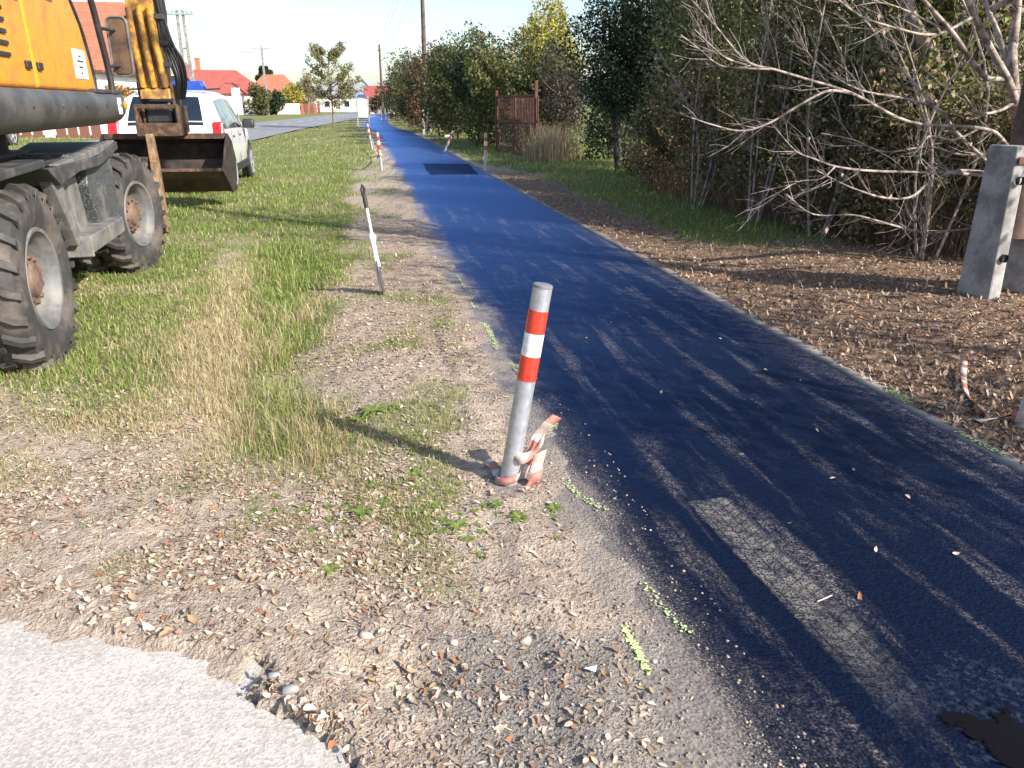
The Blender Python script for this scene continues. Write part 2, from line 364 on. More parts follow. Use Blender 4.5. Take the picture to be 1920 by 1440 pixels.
# ---------------------------------------------------------------- cycle path: bitumen over old asphalt
ys = np.concatenate([np.arange(-12, 12, .12), np.arange(12, 60, .6), np.arange(60, 260, 4)])
ss = np.linspace(-HW-.35, HW, 22)
SX, SY = np.meshgrid(ss, ys); PXm = pcx(SY)+SX*1.0
PZ = .012+.006*(1-(SX/HW)**2).clip(0, 1)
def pathmat(name='tarred_path', sky_tint=(.25, .41, .80, 1)):
    m, nt, N, L, bs = nmat(name)
    uv = N.new('ShaderNodeUVMap'); uv.uv_map = 'st'; co = uv.outputs[0]
    sx = N.new('ShaderNodeSeparateXYZ'); L.new(co, sx.inputs[0])
    mp = N.new('ShaderNodeMapping'); mp.inputs['Scale'].default_value = (1, .10, 1); L.new(co, mp.inputs[0])
    mq = N.new('ShaderNodeMapping'); mq.inputs['Scale'].default_value = (1, .35, 1); L.new(co, mq.inputs[0])
    st = noise(nt, mp.outputs[0], 7.5, 4, .6); st2 = noise(nt, mq.outputs[0], 3.2, 4, .65)
    sp = noise(nt, co, 120, 2, .6); sp2 = noise(nt, co, 34, 4, .7)
    edge = ramp(nt, val(nt, 'ABSOLUTE', sx.outputs[0]), .70, 1.0)
    ledge = ramp(nt, val(nt, 'ADD', val(nt, 'MULTIPLY', sx.outputs[0], -1), val(nt, 'MULTIPLY', val(nt, 'SUBTRACT', st2, .5), .5)), .72, 1.14)
    dust = val(nt, 'ADD', val(nt, 'MULTIPLY', ramp(nt, st, .50, .70), .85), val(nt, 'MULTIPLY', edge, .45))
    dust = val(nt, 'ADD', dust, val(nt, 'MULTIPLY', ramp(nt, st2, .52, .75), .45))
    dust = val(nt, 'ADD', dust, val(nt, 'MULTIPLY', ledge, .38))
    dust = val(nt, 'MULTIPLY', dust, ramp(nt, sp2, .28, .66)); 
    dust = val(nt, 'MULTIPLY', dust, val(nt, 'ADD', ramp(nt, sp, .42, .64), .10), True)
    gran = ramp(nt, val(nt, 'ADD', val(nt, 'MULTIPLY', sp, .6), val(nt, 'MULTIPLY', sp2, .4)), .30, .70)
    lim = ramp(nt, val(nt, 'SUBTRACT', val(nt, 'MULTIPLY', ledge, 1.25), gran), .0, .22)
    dust = val(nt, 'MAXIMUM', dust, val(nt, 'MULTIPLY', lim, .95))
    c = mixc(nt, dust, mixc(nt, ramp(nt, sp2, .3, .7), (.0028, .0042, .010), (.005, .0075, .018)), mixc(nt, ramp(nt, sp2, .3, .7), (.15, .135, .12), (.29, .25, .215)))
    c = mixc(nt, val(nt, 'MULTIPLY', ramp(nt, sp, .70, .78), .22), c, (.2, .2, .2))
    L.new(c, bs.inputs['Base Color']); bs.inputs['Roughness'].default_value = .9; bs.inputs['Specular IOR Level'].default_value = 0
    vo = N.new('ShaderNodeTexVoronoi'); vo.inputs['Scale'].default_value = 95; L.new(co, vo.inputs['Vector'])
    bump(nt, val(nt, 'ADD', vo.outputs['Distance'], sp2), bs, .5, .006)
    gl = N.new('ShaderNodeBsdfGlossy'); gl.inputs['Color'].default_value = sky_tint      # blue sky reflection put into the gloss colour; tar base tinted likewise
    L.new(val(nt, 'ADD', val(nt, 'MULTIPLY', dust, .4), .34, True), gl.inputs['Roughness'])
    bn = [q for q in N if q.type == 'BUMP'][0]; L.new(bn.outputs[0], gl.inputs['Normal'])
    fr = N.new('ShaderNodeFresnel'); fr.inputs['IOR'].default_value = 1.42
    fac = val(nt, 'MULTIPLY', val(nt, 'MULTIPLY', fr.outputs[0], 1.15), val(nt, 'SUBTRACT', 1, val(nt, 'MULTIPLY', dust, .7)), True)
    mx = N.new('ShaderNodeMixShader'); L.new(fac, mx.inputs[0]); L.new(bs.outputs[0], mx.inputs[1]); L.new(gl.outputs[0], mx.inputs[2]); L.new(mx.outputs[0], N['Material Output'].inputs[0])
    return m
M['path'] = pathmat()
def sheet_uv(name, Xa, Ya, Za, mt, U, V):
    n0, n1 = Xa.shape; ii = np.arange(n0*n1).reshape(n0, n1)
    q = np.stack([ii[:-1, :-1], ii[:-1, 1:], ii[1:, 1:], ii[1:, :-1]], -1).reshape(-1, 4)
    o = mesh_np(name, np.stack([Xa, Ya, Za], -1), q, mt, smooth=True)
    uvl = o.data.uv_layers.new(name='st'); lv = np.empty(len(o.data.loops), np.int32); o.data.loops.foreach_get('vertex_index', lv)
    uvl.data.foreach_set('uv', np.stack([U.ravel()[lv], V.ravel()[lv]], -1).ravel().astype(np.float32)); return o
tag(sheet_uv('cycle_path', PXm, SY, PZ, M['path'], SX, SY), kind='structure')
# flush concrete edging along the right side
m = mat('edging', (.24, .225, .21), .85, dirt=(.13, .11, .1), amount=.5, scale=4, fine=90, bmp=.4); M['edging'] = m
ey = np.concatenate([np.arange(-6, 16, .1), np.arange(16, 40, 1)]); e1 = HW+.02; V = []; Fq = []
jit = (fbm(ey*1.3, ey*0+3)-.5)*.05
for i, yy in enumerate(ey):
    b = float(pcx(yy)); j = jit[i]
    V += [(b+e1+j*.3, yy, -.03), (b+e1+j*.3, yy, .013), (b+e1+.10+j, yy, .017+j*.1), (b+e1+.10+j, yy, -.03)]
    if i:
        k = 4*i
        for q in range(3): Fq.append((k-4+q, k-3+q, k+1+q, k+q))
tag(mesh_np('edging_strip', V, Fq, m), kind='structure')
# darker repair patch by the far bollards, and a wet puddle in the corner
def sheet(name, P, mt, z=.022, kind='structure', jitter=0, sub=8):
    pts = []
    for i in range(len(P)):
        a, b = P[i], P[(i+1) % len(P)]
        for k in range(sub):
            q = a.lerp(b, k/sub); pts.append((q.x+rnd.uniform(-1, 1)*jitter, q.y+rnd.uniform(-1, 1)*jitter, z))
    mb = MB(); mb.add(pts, [tuple(range(len(pts)))]); o = mb.build(name, mt)
    tr = bmesh.new(); tr.from_mesh(o.data); bmesh.ops.triangulate(tr, faces=tr.faces); tr.normal_update()
    for f in tr.faces:
        if f.normal.z < 0: f.normal_flip()
    tr.to_mesh(o.data); tr.free(); return tag(o, kind=kind)
M['patch'] = pathmat('fresh_patch', (.10, .15, .30, 1))  # same tar gloss with a weaker painted sky blue
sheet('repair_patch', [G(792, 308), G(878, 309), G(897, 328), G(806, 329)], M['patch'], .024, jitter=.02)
def film(name, c0, rad, col, rough, z, sc, th, fine=None):
    m, nt, N, L, bs = nmat(name); co = objco(nt); bs.inputs['Base Color'].default_value = (*col, 1); bs.inputs['Roughness'].default_value = rough; bs.inputs['Specular IOR Level'].default_value = .15
    ln = N.new('ShaderNodeVectorMath'); ln.operation = 'LENGTH'; L.new(co, ln.inputs[0])
    e = val(nt, 'ADD', noise(nt, co, sc, 5, .6), val(nt, 'MULTIPLY', val(nt, 'DIVIDE', ln.outputs['Value'], rad), -.42))
    nn = ramp(nt, e, th, th+.05)
    if fine: nn = val(nt, 'MULTIPLY', nn, val(nt, 'MULTIPLY', ramp(nt, noise(nt, co, fine, 3, .7), .45, .75), .45))
    tr = N.new('ShaderNodeBsdfTransparent'); mx = N.new('ShaderNodeMixShader'); L.new(nn, mx.inputs[0]); L.new(tr.outputs[0], mx.inputs[1]); L.new(bs.outputs[0], mx.inputs[2]); L.new(mx.outputs[0], N['Material Output'].inputs[0])
    mb = MB(); mb.add([(rad*math.cos(a), rad*math.sin(a), 0) for a in np.linspace(0, 2*math.pi, 25)[:-1]], [tuple(range(24))]); o = mb.build(name, m); o.location = (c0.x, c0.y, z); return tag(o, kind='structure')
film('splash_stain', G(1880, 1350), .36, (.07, .09, .14), .4, .0205, 8, .20, 45)
film('puddle', G(1895, 1395), .20, (.005, .003, .0025), .06, .0235, 6, .27)
# ---------------------------------------------------------------- dusty tyre print
A0, A1 = G(1325, 945), G(1790, 1420); dv = (A1-A0); TL = dv.length; dv.normalize(); nv = Vector((-dv.y, dv.x, 0))*-1
m, nt, N, L, bs = nmat('tyre_print'); uv = N.new('ShaderNodeUVMap'); uv.uv_map = 'st'; sx = N.new('ShaderNodeSeparateXYZ'); L.new(uv.outputs[0], sx.inputs[0])
bs.inputs['Base Color'].default_value = (.27, .25, .225, 1); bs.inputs['Roughness'].default_value = .9
u_, v_ = sx.outputs[0], sx.outputs[1]
wob = noise(nt, uv.outputs[0], 25, 2)
gro = val(nt, 'ABSOLUTE', val(nt, 'SUBTRACT', val(nt, 'FRACT', val(nt, 'ADD', val(nt, 'MULTIPLY', u_, 21.5), val(nt, 'MULTIPLY', wob, .35))), .5))
zig = val(nt, 'ADD', v_, val(nt, 'MULTIPLY', val(nt, 'ABSOLUTE', u_), .55))
sip = val(nt, 'ABSOLUTE', val(nt, 'SUBTRACT', val(nt, 'FRACT', val(nt, 'ADD', val(nt, 'MULTIPLY', zig, 24), val(nt, 'MULTIPLY', wob, .5))), .5))
k = val(nt, 'ADD', val(nt, 'MULTIPLY', val(nt, 'MULTIPLY', ramp(nt, gro, .02, .14), ramp(nt, sip, .03, .2)), .6), .4)
k = val(nt, 'MULTIPLY', k, ramp(nt, noise(nt, uv.outputs[0], 140, 2), .36, .56)); k = val(nt, 'MULTIPLY', k, ramp(nt, noise(nt, uv.outputs[0], 11, 5, .75), .30, .66))
k = val(nt, 'MULTIPLY', k, ramp(nt, val(nt, 'MULTIPLY', v_, -1), -TL, -TL*.35)); k = val(nt, 'MULTIPLY', k, ramp(nt, val(nt, 'ADD', v_, val(nt, 'MULTIPLY', wob, .08)), 0, .07))
k = val(nt, 'MULTIPLY', k, ramp(nt, val(nt, 'ADD', val(nt, 'ABSOLUTE', u_), val(nt, 'MULTIPLY', wob, .04)), .115, .09)); k = val(nt, 'MULTIPLY', k, .85)
tr = N.new('ShaderNodeBsdfTransparent'); mx = N.new('ShaderNodeMixShader'); L.new(k, mx.inputs[0]); L.new(tr.outputs[0], mx.inputs[1]); L.new(bs.outputs[0], mx.inputs[2]); L.new(mx.outputs[0], N['Material Output'].inputs[0])
U, Vv = np.meshgrid(np.linspace(-.12, .12, 5), np.linspace(0, TL, 40))
Xp = A0.x+nv.x*U+dv.x*Vv; Yp = A0.y+nv.y*U+dv.y*Vv
tag(sheet_uv('tyre_print', Xp, Yp, .0215+0*Xp, m, U, Vv), kind='structure')
# ---------------------------------------------------------------- road
m, nt, N, L, bs = nmat('road'); co = objco(nt)
c = mixc(nt, ramp(nt, noise(nt, co, .8, 4), .3, .7), (.15, .155, .165), (.22, .22, .225)); c = mixc(nt, ramp(nt, noise(nt, co, 60, 2), .4, .7), c, (.26, .26, .26))
L.new(c, bs.inputs['Base Color']); bs.inputs['Roughness'].default_value = .75; M['road'] = m
ry = np.concatenate([np.arange(-30, 60, 3), np.arange(60, 380, 10)]); ro = road_r(ry); V = []; Fq = []
for i, yy in enumerate(ry):
    V += [(ro[i]-6.8, yy, .02), (ro[i]-3.4, yy, .06), (ro[i], yy, .02)]
    if i: k = 3*i; Fq += [(k-3, k-2, k+1, k), (k-2, k-1, k+2, k+1)]
tag(mesh_np('road', V, Fq, m), kind='structure')
V = []; Fq = []
for yy in np.arange(-20, 200, 6.0):
    a = float(road_r(yy))-3.4; b = float(road_r(yy+3))-3.4; k = len(V)
    V += [(a-.06, yy, .066), (a+.06, yy, .066), (b+.06, yy+3, .066), (b-.06, yy+3, .066)]; Fq.append((k, k+1, k+2, k+3))
tag(mesh_np('road_marking', V, Fq, M['white_plain']), kind='structure')
# ---------------------------------------------------------------- worn concrete apron, bottom left
m, nt, N, L, bs = nmat('apron'); co = objco(nt)
nA = noise(nt, co, 3, 5, .6); nB = noise(nt, co, 75, 4, .7); nC = noise(nt, co, 210, 2)
c = mixc(nt, ramp(nt, nA, .3, .7), (.40, .365, .33), (.50, .46, .42)); c = mixc(nt, ramp(nt, nB, .58, .72), c, (.62, .59, .57)); c = mixc(nt, ramp(nt, nB, .42, .3), c, (.2, .185, .18))
vv = N.new('ShaderNodeTexVoronoi'); vv.inputs['Scale'].default_value = 130; L.new(co, vv.inputs['Vector'])
c = mixc(nt, val(nt, 'MULTIPLY', ramp(nt, vv.outputs['Color'], .55, .75), .55), c, (.27, .25, .235)); c = mixc(nt, val(nt, 'MULTIPLY', ramp(nt, vv.outputs['Color'], .3, .15), .6), c, (.62, .58, .54))
c = mixc(nt, val(nt, 'MULTIPLY', ramp(nt, noise(nt, co, 6, 5, .7), .55, .75), .5), c, (.42, .34, .27))
L.new(c, bs.inputs['Base Color']); bs.inputs['Roughness'].default_value = .92; bump(nt, val(nt, 'ADD', vv.outputs['Distance'], val(nt, 'MULTIPLY', nB, .7)), bs, .28, .004); M['apron'] = m
pts = []
for i in range(len(PAVE)):
    a, b = PAVE[i], PAVE[(i+1) % len(PAVE)]; d = (b-a).length; k = max(1, int(min(d, 2)/.025))
    for j in range(k):
        q = a.lerp(b, j/k); pts.append((q.x+rnd.uniform(-1, 1)*.008, q.y+rnd.uniform(-1, 1)*.008))
n = len(pts); mb = MB(); mb.add([(p[0], p[1], .012) for p in pts]+[(p[0]+rnd.uniform(-.006, .006), p[1]+rnd.uniform(-.006, .006), -.05) for p in pts], [tuple(range(n))]+[(i, i+n, (i+1) % n+n, (i+1) % n) for i in range(n)])
o = mb.build('concrete_apron', m); tag(o, kind='structure')
# ================================================================ scatter: grass, fallen leaves, clods
def hcol(n, pal, wts, jit=.18):
    pal = np.array(pal, float); k = rng.choice(len(pal), n, p=np.array(wts)/np.sum(wts))
    return np.clip(pal[k]*(1+rng.uniform(-jit, jit, (n, 1)))*(1+rng.uniform(-.06, .06, (n, 3))), 0, 1)
def px_points(n, x0=-260, x1=2180, y0=228, y1=1500):
    px = rng.uniform(x0, x1, n); py = rng.uniform(y0, y1, n)
    u = (px-960)/F; v = (py-720)/F; dy = CP-v*SP; dz = -SP-v*CP; k = -CAM_H/dz
    return u*k, dy*k
GREEN = [(.155, .235, .045), (.215, .295, .065), (.10, .165, .035), (.29, .32, .11)]; STRAW = [(.47, .39, .23), (.38, .3, .17), (.55, .47, .31), (.3, .27, .13)]
def grass(name, x, y, h, wd, dry, lab):
    n = len(x); z = gz(x, y)-.01
    a = rng.uniform(0, 2*np.pi, n); ln = rng.uniform(.15, .75, n)*h; la = a+rng.uniform(-1, 1, n)*1.2+np.pi/2
    ca, sa = np.cos(a), np.sin(a); B = np.stack([x, y, z], -1)
    side = np.stack([ca, sa, 0*ca], -1)*(wd/2)[:, None]
    mid = B+np.stack([np.cos(la)*ln*.3, np.sin(la)*ln*.3, h*.6], -1); tip = B+np.stack([np.cos(la)*ln, np.sin(la)*ln, h*(1-.25*(ln/h))], -1)
    V = np.stack([B-side, B+side, mid+side*.7, mid-side*.7, tip], 1).reshape(-1, 3)
    k = np.arange(n)*5; T = np.concatenate([np.stack([k, k+1, k+2], -1), np.stack([k, k+2, k+3], -1), np.stack([k+3, k+2, k+4], -1)])
    isd = rng.random(n) < dry; col = np.where(isd[:, None], hcol(n, STRAW, [3, 3, 2, 2]), hcol(n, GREEN, [3, 3, 2, 1.5]))
    return tag(mesh_np(name, V, T, M['grass'], col=np.repeat(col, 5, 0)), lab, 'grass', kind='stuff')
x, y = px_points(860000); r = np.hypot(x, y); g, li, gv, dr, ta = zones(x, y)
onpave = in_poly(x, y, PV) | ((dleft(x, y) < .03) & (dright(x, y) < .16)) | ((x < road_r(y)+.3) & (x > road_r(y)-7))
keep = (rng.random(len(x)) < np.clip(g*1.1-.04, 0, 1)*np.where(r > 20, .65, .75)) & ~onpave & (r < 75)
x, y, r, g, dr, ta = x[keep], y[keep], r[keep], g[keep], dr[keep], ta[keep]; n = len(x)
h = rng.uniform(.03, .085, n)*(.35+.65*g)*(.65+.35*sm(2.2, 4.2, y))+.16*ta*rng.random(n)+.02*sm(8, 20, r)
left = dleft(x, y) > 0
grass('verge_grass', x[left], y[left], h[left], (np.clip(.0009*r, .003, .05)*rng.uniform(.7, 1.3, n))[left], np.clip(.08+.86*dr+.28*sm(6.5, 3, y), 0, .95)[left], 'short green and straw coloured grass on the verge beside the path')
rt = ~left
grass('hedge_grass', x[rt], y[rt], h[rt]*1.3, (np.clip(.0009*r, .003, .05)*rng.uniform(.7, 1.3, n))[rt], np.full(rt.sum(), .08), 'green grass strip at the foot of the hedge')
LEAFC = [(.34, .23, .16), (.43, .31, .22), (.22, .14, .095), (.52, .41, .31), (.33, .15, .085), (.15, .10, .075)]
def leaf_template():                                   # pointed oval, folded along its rib, 8 verts
    return np.array([(-.5, 0, 0), (-.2, .24, .10), (.18, .22, .10), (.5, 0, .04), (.18, -.22, .10), (-.2, -.24, .10), (-.2, 0, 0), (.18, 0, 0.02)])
LT = leaf_template(); LF = np.array([(0, 6, 1, 1), (6, 7, 2, 1), (7, 3, 2, 2), (0, 5, 6, 6), (6, 5, 4, 7), (7, 4, 3, 3)])
def leaves(name, x, y, size, z0, lab, tilt=.5, pal=LEAFC, wts=(4, 4, 3, 2, .8, 2), cat='leaves'):
    n = len(x); z = gz(x, y)+z0
    a = rng.uniform(0, 2*np.pi, n); tx = rng.normal(0, tilt, n); ty = rng.normal(0, tilt, n); cur = rng.uniform(-.4, 1.3 if tilt < .4 else 2.0, n)
    P = np.repeat(LT[None], n, 0).copy(); P[:, :, 2] *= cur[:, None]; P[:, :, 1] *= rng.uniform(.55, 1.1, n)[:, None]
    P *= size[:, None, None]
    P[:, :, 2] += P[:, :, 0]*np.tan(np.clip(tx, -1, 1))[:, None]+P[:, :, 1]*np.tan(np.clip(ty, -1, 1))[:, None]
    P[:, :, 2] -= P[:, :, 2].min(1)[:, None]*.8
    ca, sa = np.cos(a)[:, None], np.sin(a)[:, None]; qx = P[:, :, 0]*ca-P[:, :, 1]*sa; qy = P[:, :, 0]*sa+P[:, :, 1]*ca
    V = np.stack([qx+x[:, None], qy+y[:, None], P[:, :, 2]+z[:, None]], -1).reshape(-1, 3)
    tri = np.array([(0, 6, 1), (6, 7, 2), (6, 2, 1), (7, 3, 2), (0, 5, 6), (6, 5, 4), (6, 4, 7), (7, 4, 3)])
    T = (np.arange(n)[:, None, None]*8+tri[None]).reshape(-1, 3)
    return tag(mesh_np(name, V, T, M['litter'], col=np.repeat(hcol(n, pal, wts, .38), 8, 0)), lab, cat, kind='stuff')
x, y = px_points(230000, y0=300); g, li, gv, dr, ta = zones(x, y); r = np.hypot(x, y)
ok = ~(in_poly(x, y, PV)) & (dright(x, y) > .06) & (r < 22) & (rng.random(len(x)) < li*.95)
leaves('leaf_litter', x[ok], y[ok], rng.uniform(.013, .033, ok.sum())*(1+.035*r[ok]), -.002, 'brown leaf litter covering the ground under the hedge')
ok = ~(in_poly(x, y, PV)) & (dleft(x, y) > .1) & (r < 16) & (rng.random(len(x)) < li*.85+.05+.10*sm(2.2, 2.9, y)+.50*sm(.42, .64, fbm(x*3+3, y*3+1))*sm(1.85, 2.25, y)*sm(7.5, 4.5, y)*sm(.35, .9, dleft(x, y)))
PALE = [(.40, .31, .235), (.46, .375, .29), (.30, .20, .14), (.5, .42, .34), (.34, .16, .08), (.2, .14, .10)]
leaves('verge_leaf_litter', x[ok], y[ok], rng.uniform(.010, .027, ok.sum())*(1+.04*r[ok]), .003, 'pale brown fallen leaves strewn over the verge between path and grass', .22, PALE, (4, 4, 3, 3, .5, 1.5))
# soil crumbs and grit
x, y = px_points(60000, y0=640); dl = dleft(x, y); g, li, gv, dr, ta = zones(x, y)
ok = ~(in_poly(x, y, PV)) & (dl > -.25) & (rng.random(len(x)) < np.clip((1-g)*(.55*sm(.35, .65, fbm(x*3+8, y*3))+.15)+.12*gv, 0, 1)) & (y < 5)
x, y = x[ok], y[ok]; n = len(x); s = .0014+.006*rng.random(n)**6
oct_ = np.array([(1, 0, 0), (-1, 0, 0), (0, 1, 0), (0, -1, 0), (0, 0, .8), (0, 0, -.8)]); of = np.array([(0, 2, 4), (2, 1, 4), (1, 3, 4), (3, 0, 4), (2, 0, 5), (1, 2, 5), (3, 1, 5), (0, 3, 5)])
P = oct_[None]*s[:, None, None]*rng.uniform(.6, 1.4, (n, 6, 3)); a = rng.uniform(0, 6.3, n)[:, None]; zc = np.maximum(gz(x, y), np.where(dleft(x, y) < .1, .012, -1))
V = np.stack([P[:, :, 0]*np.cos(a)-P[:, :, 1]*np.sin(a)+x[:, None], P[:, :, 0]*np.sin(a)+P[:, :, 1]*np.cos(a)+y[:, None], P[:, :, 2]+(zc+s*.4)[:, None]], -1).reshape(-1, 3)
T = (np.arange(n)[:, None, None]*6+of[None]).reshape(-1, 3)
tag(mesh_np('soil_crumbs', V, T, M['litter'], col=np.repeat(hcol(n, [(.3, .24, .19), (.38, .32, .26), (.2, .17, .15), (.44, .4, .35)], [4, 3, 2, .5]), 6, 0)), 'loose soil crumbs and grit on the bare dirt', 'soil', kind='stuff')
# single fallen leaves one can pick out
leaf_me = []
for q in range(10):
    P = LT.copy(); P[:, 2] *= rnd.uniform(.3, 2.4); P[:, 1] *= rnd.uniform(.6, 1.1); P[:, 2] += P[:, 0]**2*rnd.uniform(-.3, .8); P *= .05
    P[:, 2] -= P[:, 2].min()
    tri = np.array([(0, 6, 1), (6, 7, 2), (6, 2, 1), (7, 3, 2), (0, 5, 6), (6, 5, 4), (6, 4, 7), (7, 4, 3)])
    o = mesh_np('fallen_leaf', P, tri, M['litter'], col=np.repeat(hcol(1, PALE if q < 8 else [(.40, .17, .095)], (4, 4, 3, 3, 1.5, 1) if q < 8 else [1]), 8, 0)); leaf_me.append(o.data); bpy.data.objects.remove(o)
def put_leaf(p, sc, lab, grp, me=None, z=None, tilt=.35):
    o = link('fallen_leaf', me or leaf_me[rnd.randrange(8)]); zz_ = float(gz(p.x, p.y)) if z is None else z
    o.location = (p.x, p.y, zz_+.001); o.rotation_euler = (rnd.gauss(0, tilt), rnd.gauss(0, tilt), rnd.uniform(0, 6.3)); o.scale = (sc,)*3
    tag(o, lab, 'leaf', grp)
cnt = 0
while cnt < 75:                                       # the heap in the hollow
    q = G(rnd.gauss(790, 62), rnd.gauss(1268, 26))
    put_leaf(q, rnd.uniform(.5, .95), 'curled pale brown leaf in the leaf filled hollow of the dirt', 'leaves heaped in the dirt hollow', tilt=.6); cnt += 1
for k in range(45):
    t = rnd.random(); q = G(475+t*160+rnd.gauss(15, 12), 1300+t*95+rnd.gauss(4, 14))
    put_leaf(q, rnd.uniform(.5, .95), 'dry brown leaf caught along the broken edge of the concrete apron', 'leaves along the broken concrete edge', z=float(gz(q.x, q.y))+.012*(rnd.random()), tilt=.6)
k = 0
while k < 90:
    q = G(rnd.uniform(10, 560), rnd.gauss(1110, 70))
    if q.y < 1.3 or bool(in_poly(np.array(q.x), np.array(q.y), PV)): continue
    put_leaf(q, rnd.uniform(.6, 1.1), 'dry leaf on the thin turf above the concrete apron', 'leaves on the turf above the apron', leaf_me[8+rnd.randrange(2)] if rnd.random() < .1 else None); k += 1
for (a, b) in ((20, 1100), (95, 1128), (145, 1180), (262, 1207), (372, 1165), (10, 1105), (625, 1402)):
    q = G(a, b); put_leaf(q, rnd.uniform(.7, 1), 'rusty red leaf lying near the concrete apron', 'rusty red leaves by the apron', leaf_me[8], z=.014)
for k in range(28):
    q = G(rnd.gauss(1210, 70), rnd.gauss(1300, 22)); put_leaf(q, rnd.uniform(.4, .8), 'small brown leaf on the dirt below the thick lime spray stroke', 'leaves below the thick lime stroke', tilt=.6)
for (a, b) in ((1100, 640), (1145, 610), (1310, 585), (1420, 772), (1435, 700), (1600, 890), (1640, 1040), (1530, 815), (1790, 1048), (1240, 742), (1480, 990), (1560, 905), (1700, 940), (1180, 600), (1350, 640), (1500, 720), (1390, 860), (1060, 700), (970, 480), (1010, 450)):
    q = G(a, b); put_leaf(q, rnd.uniform(.35, .6), 'small dry leaf lying on the black tarred path', 'leaves on the tarred path', z=.02)
q = G(1610, 1130); put_leaf(q, .75, 'curled orange brown leaf beside the white twig on the path', 'leaf beside the twig', leaf_me[9], z=.02)
mb = MB(); mb.tube([G(1532, 1128, .024), G(1546, 1122, .028), G(1560, 1116, .025)], [.0025, .003, .002], 6); tag(mb.build('twig', M['stone']), 'short pale twig lying on the black tarred path', 'twig')
# stones and paper
def stone(px, py, s, lab, grp=None, mt='stone', sq=.55):
    bm = bmesh.new(); bmesh.ops.create_icosphere(bm, subdivisions=2, radius=1)
    k = rnd.random()*9
    for v in bm.verts: v.co *= 1+.3*math.sin(3*v.co.x+k)*math.cos(2.3*v.co.y+k)+.08*rnd.uniform(-1, 1)
    bmesh.ops.scale(bm, vec=(s, s*rnd.uniform(.6, .85), s*sq), verts=bm.verts)
    me = bpy.data.meshes.new('stone'); bm.to_mesh(me); bm.free(); me.materials.append(M[mt]); me.polygons.foreach_set('use_smooth', [True]*len(me.polygons))
    q = G(px, py); o = link('stone', me); o.location = (q.x, q.y, float(gz(q.x, q.y))+s*sq*.35); o.rotation_euler = (0, 0, rnd.uniform(-.5, .5)); tag(o, lab, 'stone', grp)
stone(686, 1203, .022, 'pale oval stone lying above the leaf filled hollow')
stone(850, 1217, .017, 'greyish flat stone at the back of the leaf filled hollow')
stone(985, 1212, .018, 'pinkish pale stone on bare dirt right of the leaf hollow')
for a, b in ((480, 985), (468, 1088), (132, 1070), (312, 1008), (540, 1030), (668, 1092), (580, 1155), (520, 1170), (500, 1180), (1225, 1250), (700, 1120), (1010, 1140), (900, 1160), (640, 1270), (760, 1060)):
    stone(a, b, rnd.uniform(.006, .011), 'small pale pebble scattered on the bare dirt', 'pebbles on the dirt')
for a, b, s in ((515, 1290, .017), (545, 1318, .022), (560, 1345, .016), (575, 1365, .013)):
    stone(a, b, s, 'grey lump broken off the concrete apron edge', 'broken apron lumps', 'concrete', .6)
mb = MB(); q = G(1107, 1274); z = float(gz(q.x, q.y))+.006
mb.add([(q.x-.02, q.y+.004, z), (q.x+.018, q.y+.008, z+.006), (q.x+.012, q.y-.012, z+.002), (q.x-.002, q.y-.014, z+.008)], [(0, 1, 2, 3)]); o = mb.build('paper_scrap', M['white_plain']); sdm = o.modifiers.new('s', 'SOLIDIFY'); sdm.thickness = .0015
tag(o, 'small white paper scrap on the dirt left of the lime stroke', 'paper')
# low weeds near the bollard
def weed(px, py, s, lab, grp):
    q = G(px, py); V = []; T = []; n = 11
    for k in range(n):
        a = 2*math.pi*k/n+rnd.uniform(-.25, .25); l = s*rnd.uniform(.6, 1); wd = l*.16; ca, sa = math.cos(a), math.sin(a); b = len(V)
        for (t, ww, hh) in ((0, .3, 0), (.5, 1, .28), (1, .1, .12)):
            V += [(q.x+ca*l*t-sa*wd*ww, q.y+sa*l*t+ca*wd*ww, hh*l), (q.x+ca*l*t+sa*wd*ww, q.y+sa*l*t-ca*wd*ww, hh*l)]
        T += [(b, b+1, b+3, b+2), (b+2, b+3, b+5, b+4)]
    V = np.array(V); V[:, 2] += float(gz(q.x, q.y))
    tag(mesh_np('weed', V, T, M['leaf'], col=hcol(len(V), GREEN, [2, 3, 1, 1])), lab, 'weed', grp)
for a, b, s in ((700, 775, .11), (675, 785, .08), (735, 770, .07), (680, 975, .07), (650, 960, .05), (975, 985, .06), (820, 960, .05), (860, 1000, .06), (700, 920, .05), (780, 895, .05), (1040, 960, .05), (620, 1080, .05), (930, 960, .04)):
    weed(a, b, s, 'flat rosette of a green weed on the leafy dirt left of the leaning bollard', 'weeds around the bollard')
for k in range(60):
    q = (rnd.gauss(800, 150), rnd.gauss(960, 45)); weed(q[0], q[1], rnd.uniform(.015, .035), 'tiny green seedling tuft on the dirt before the leaning bollard', 'seedlings before the bollard')
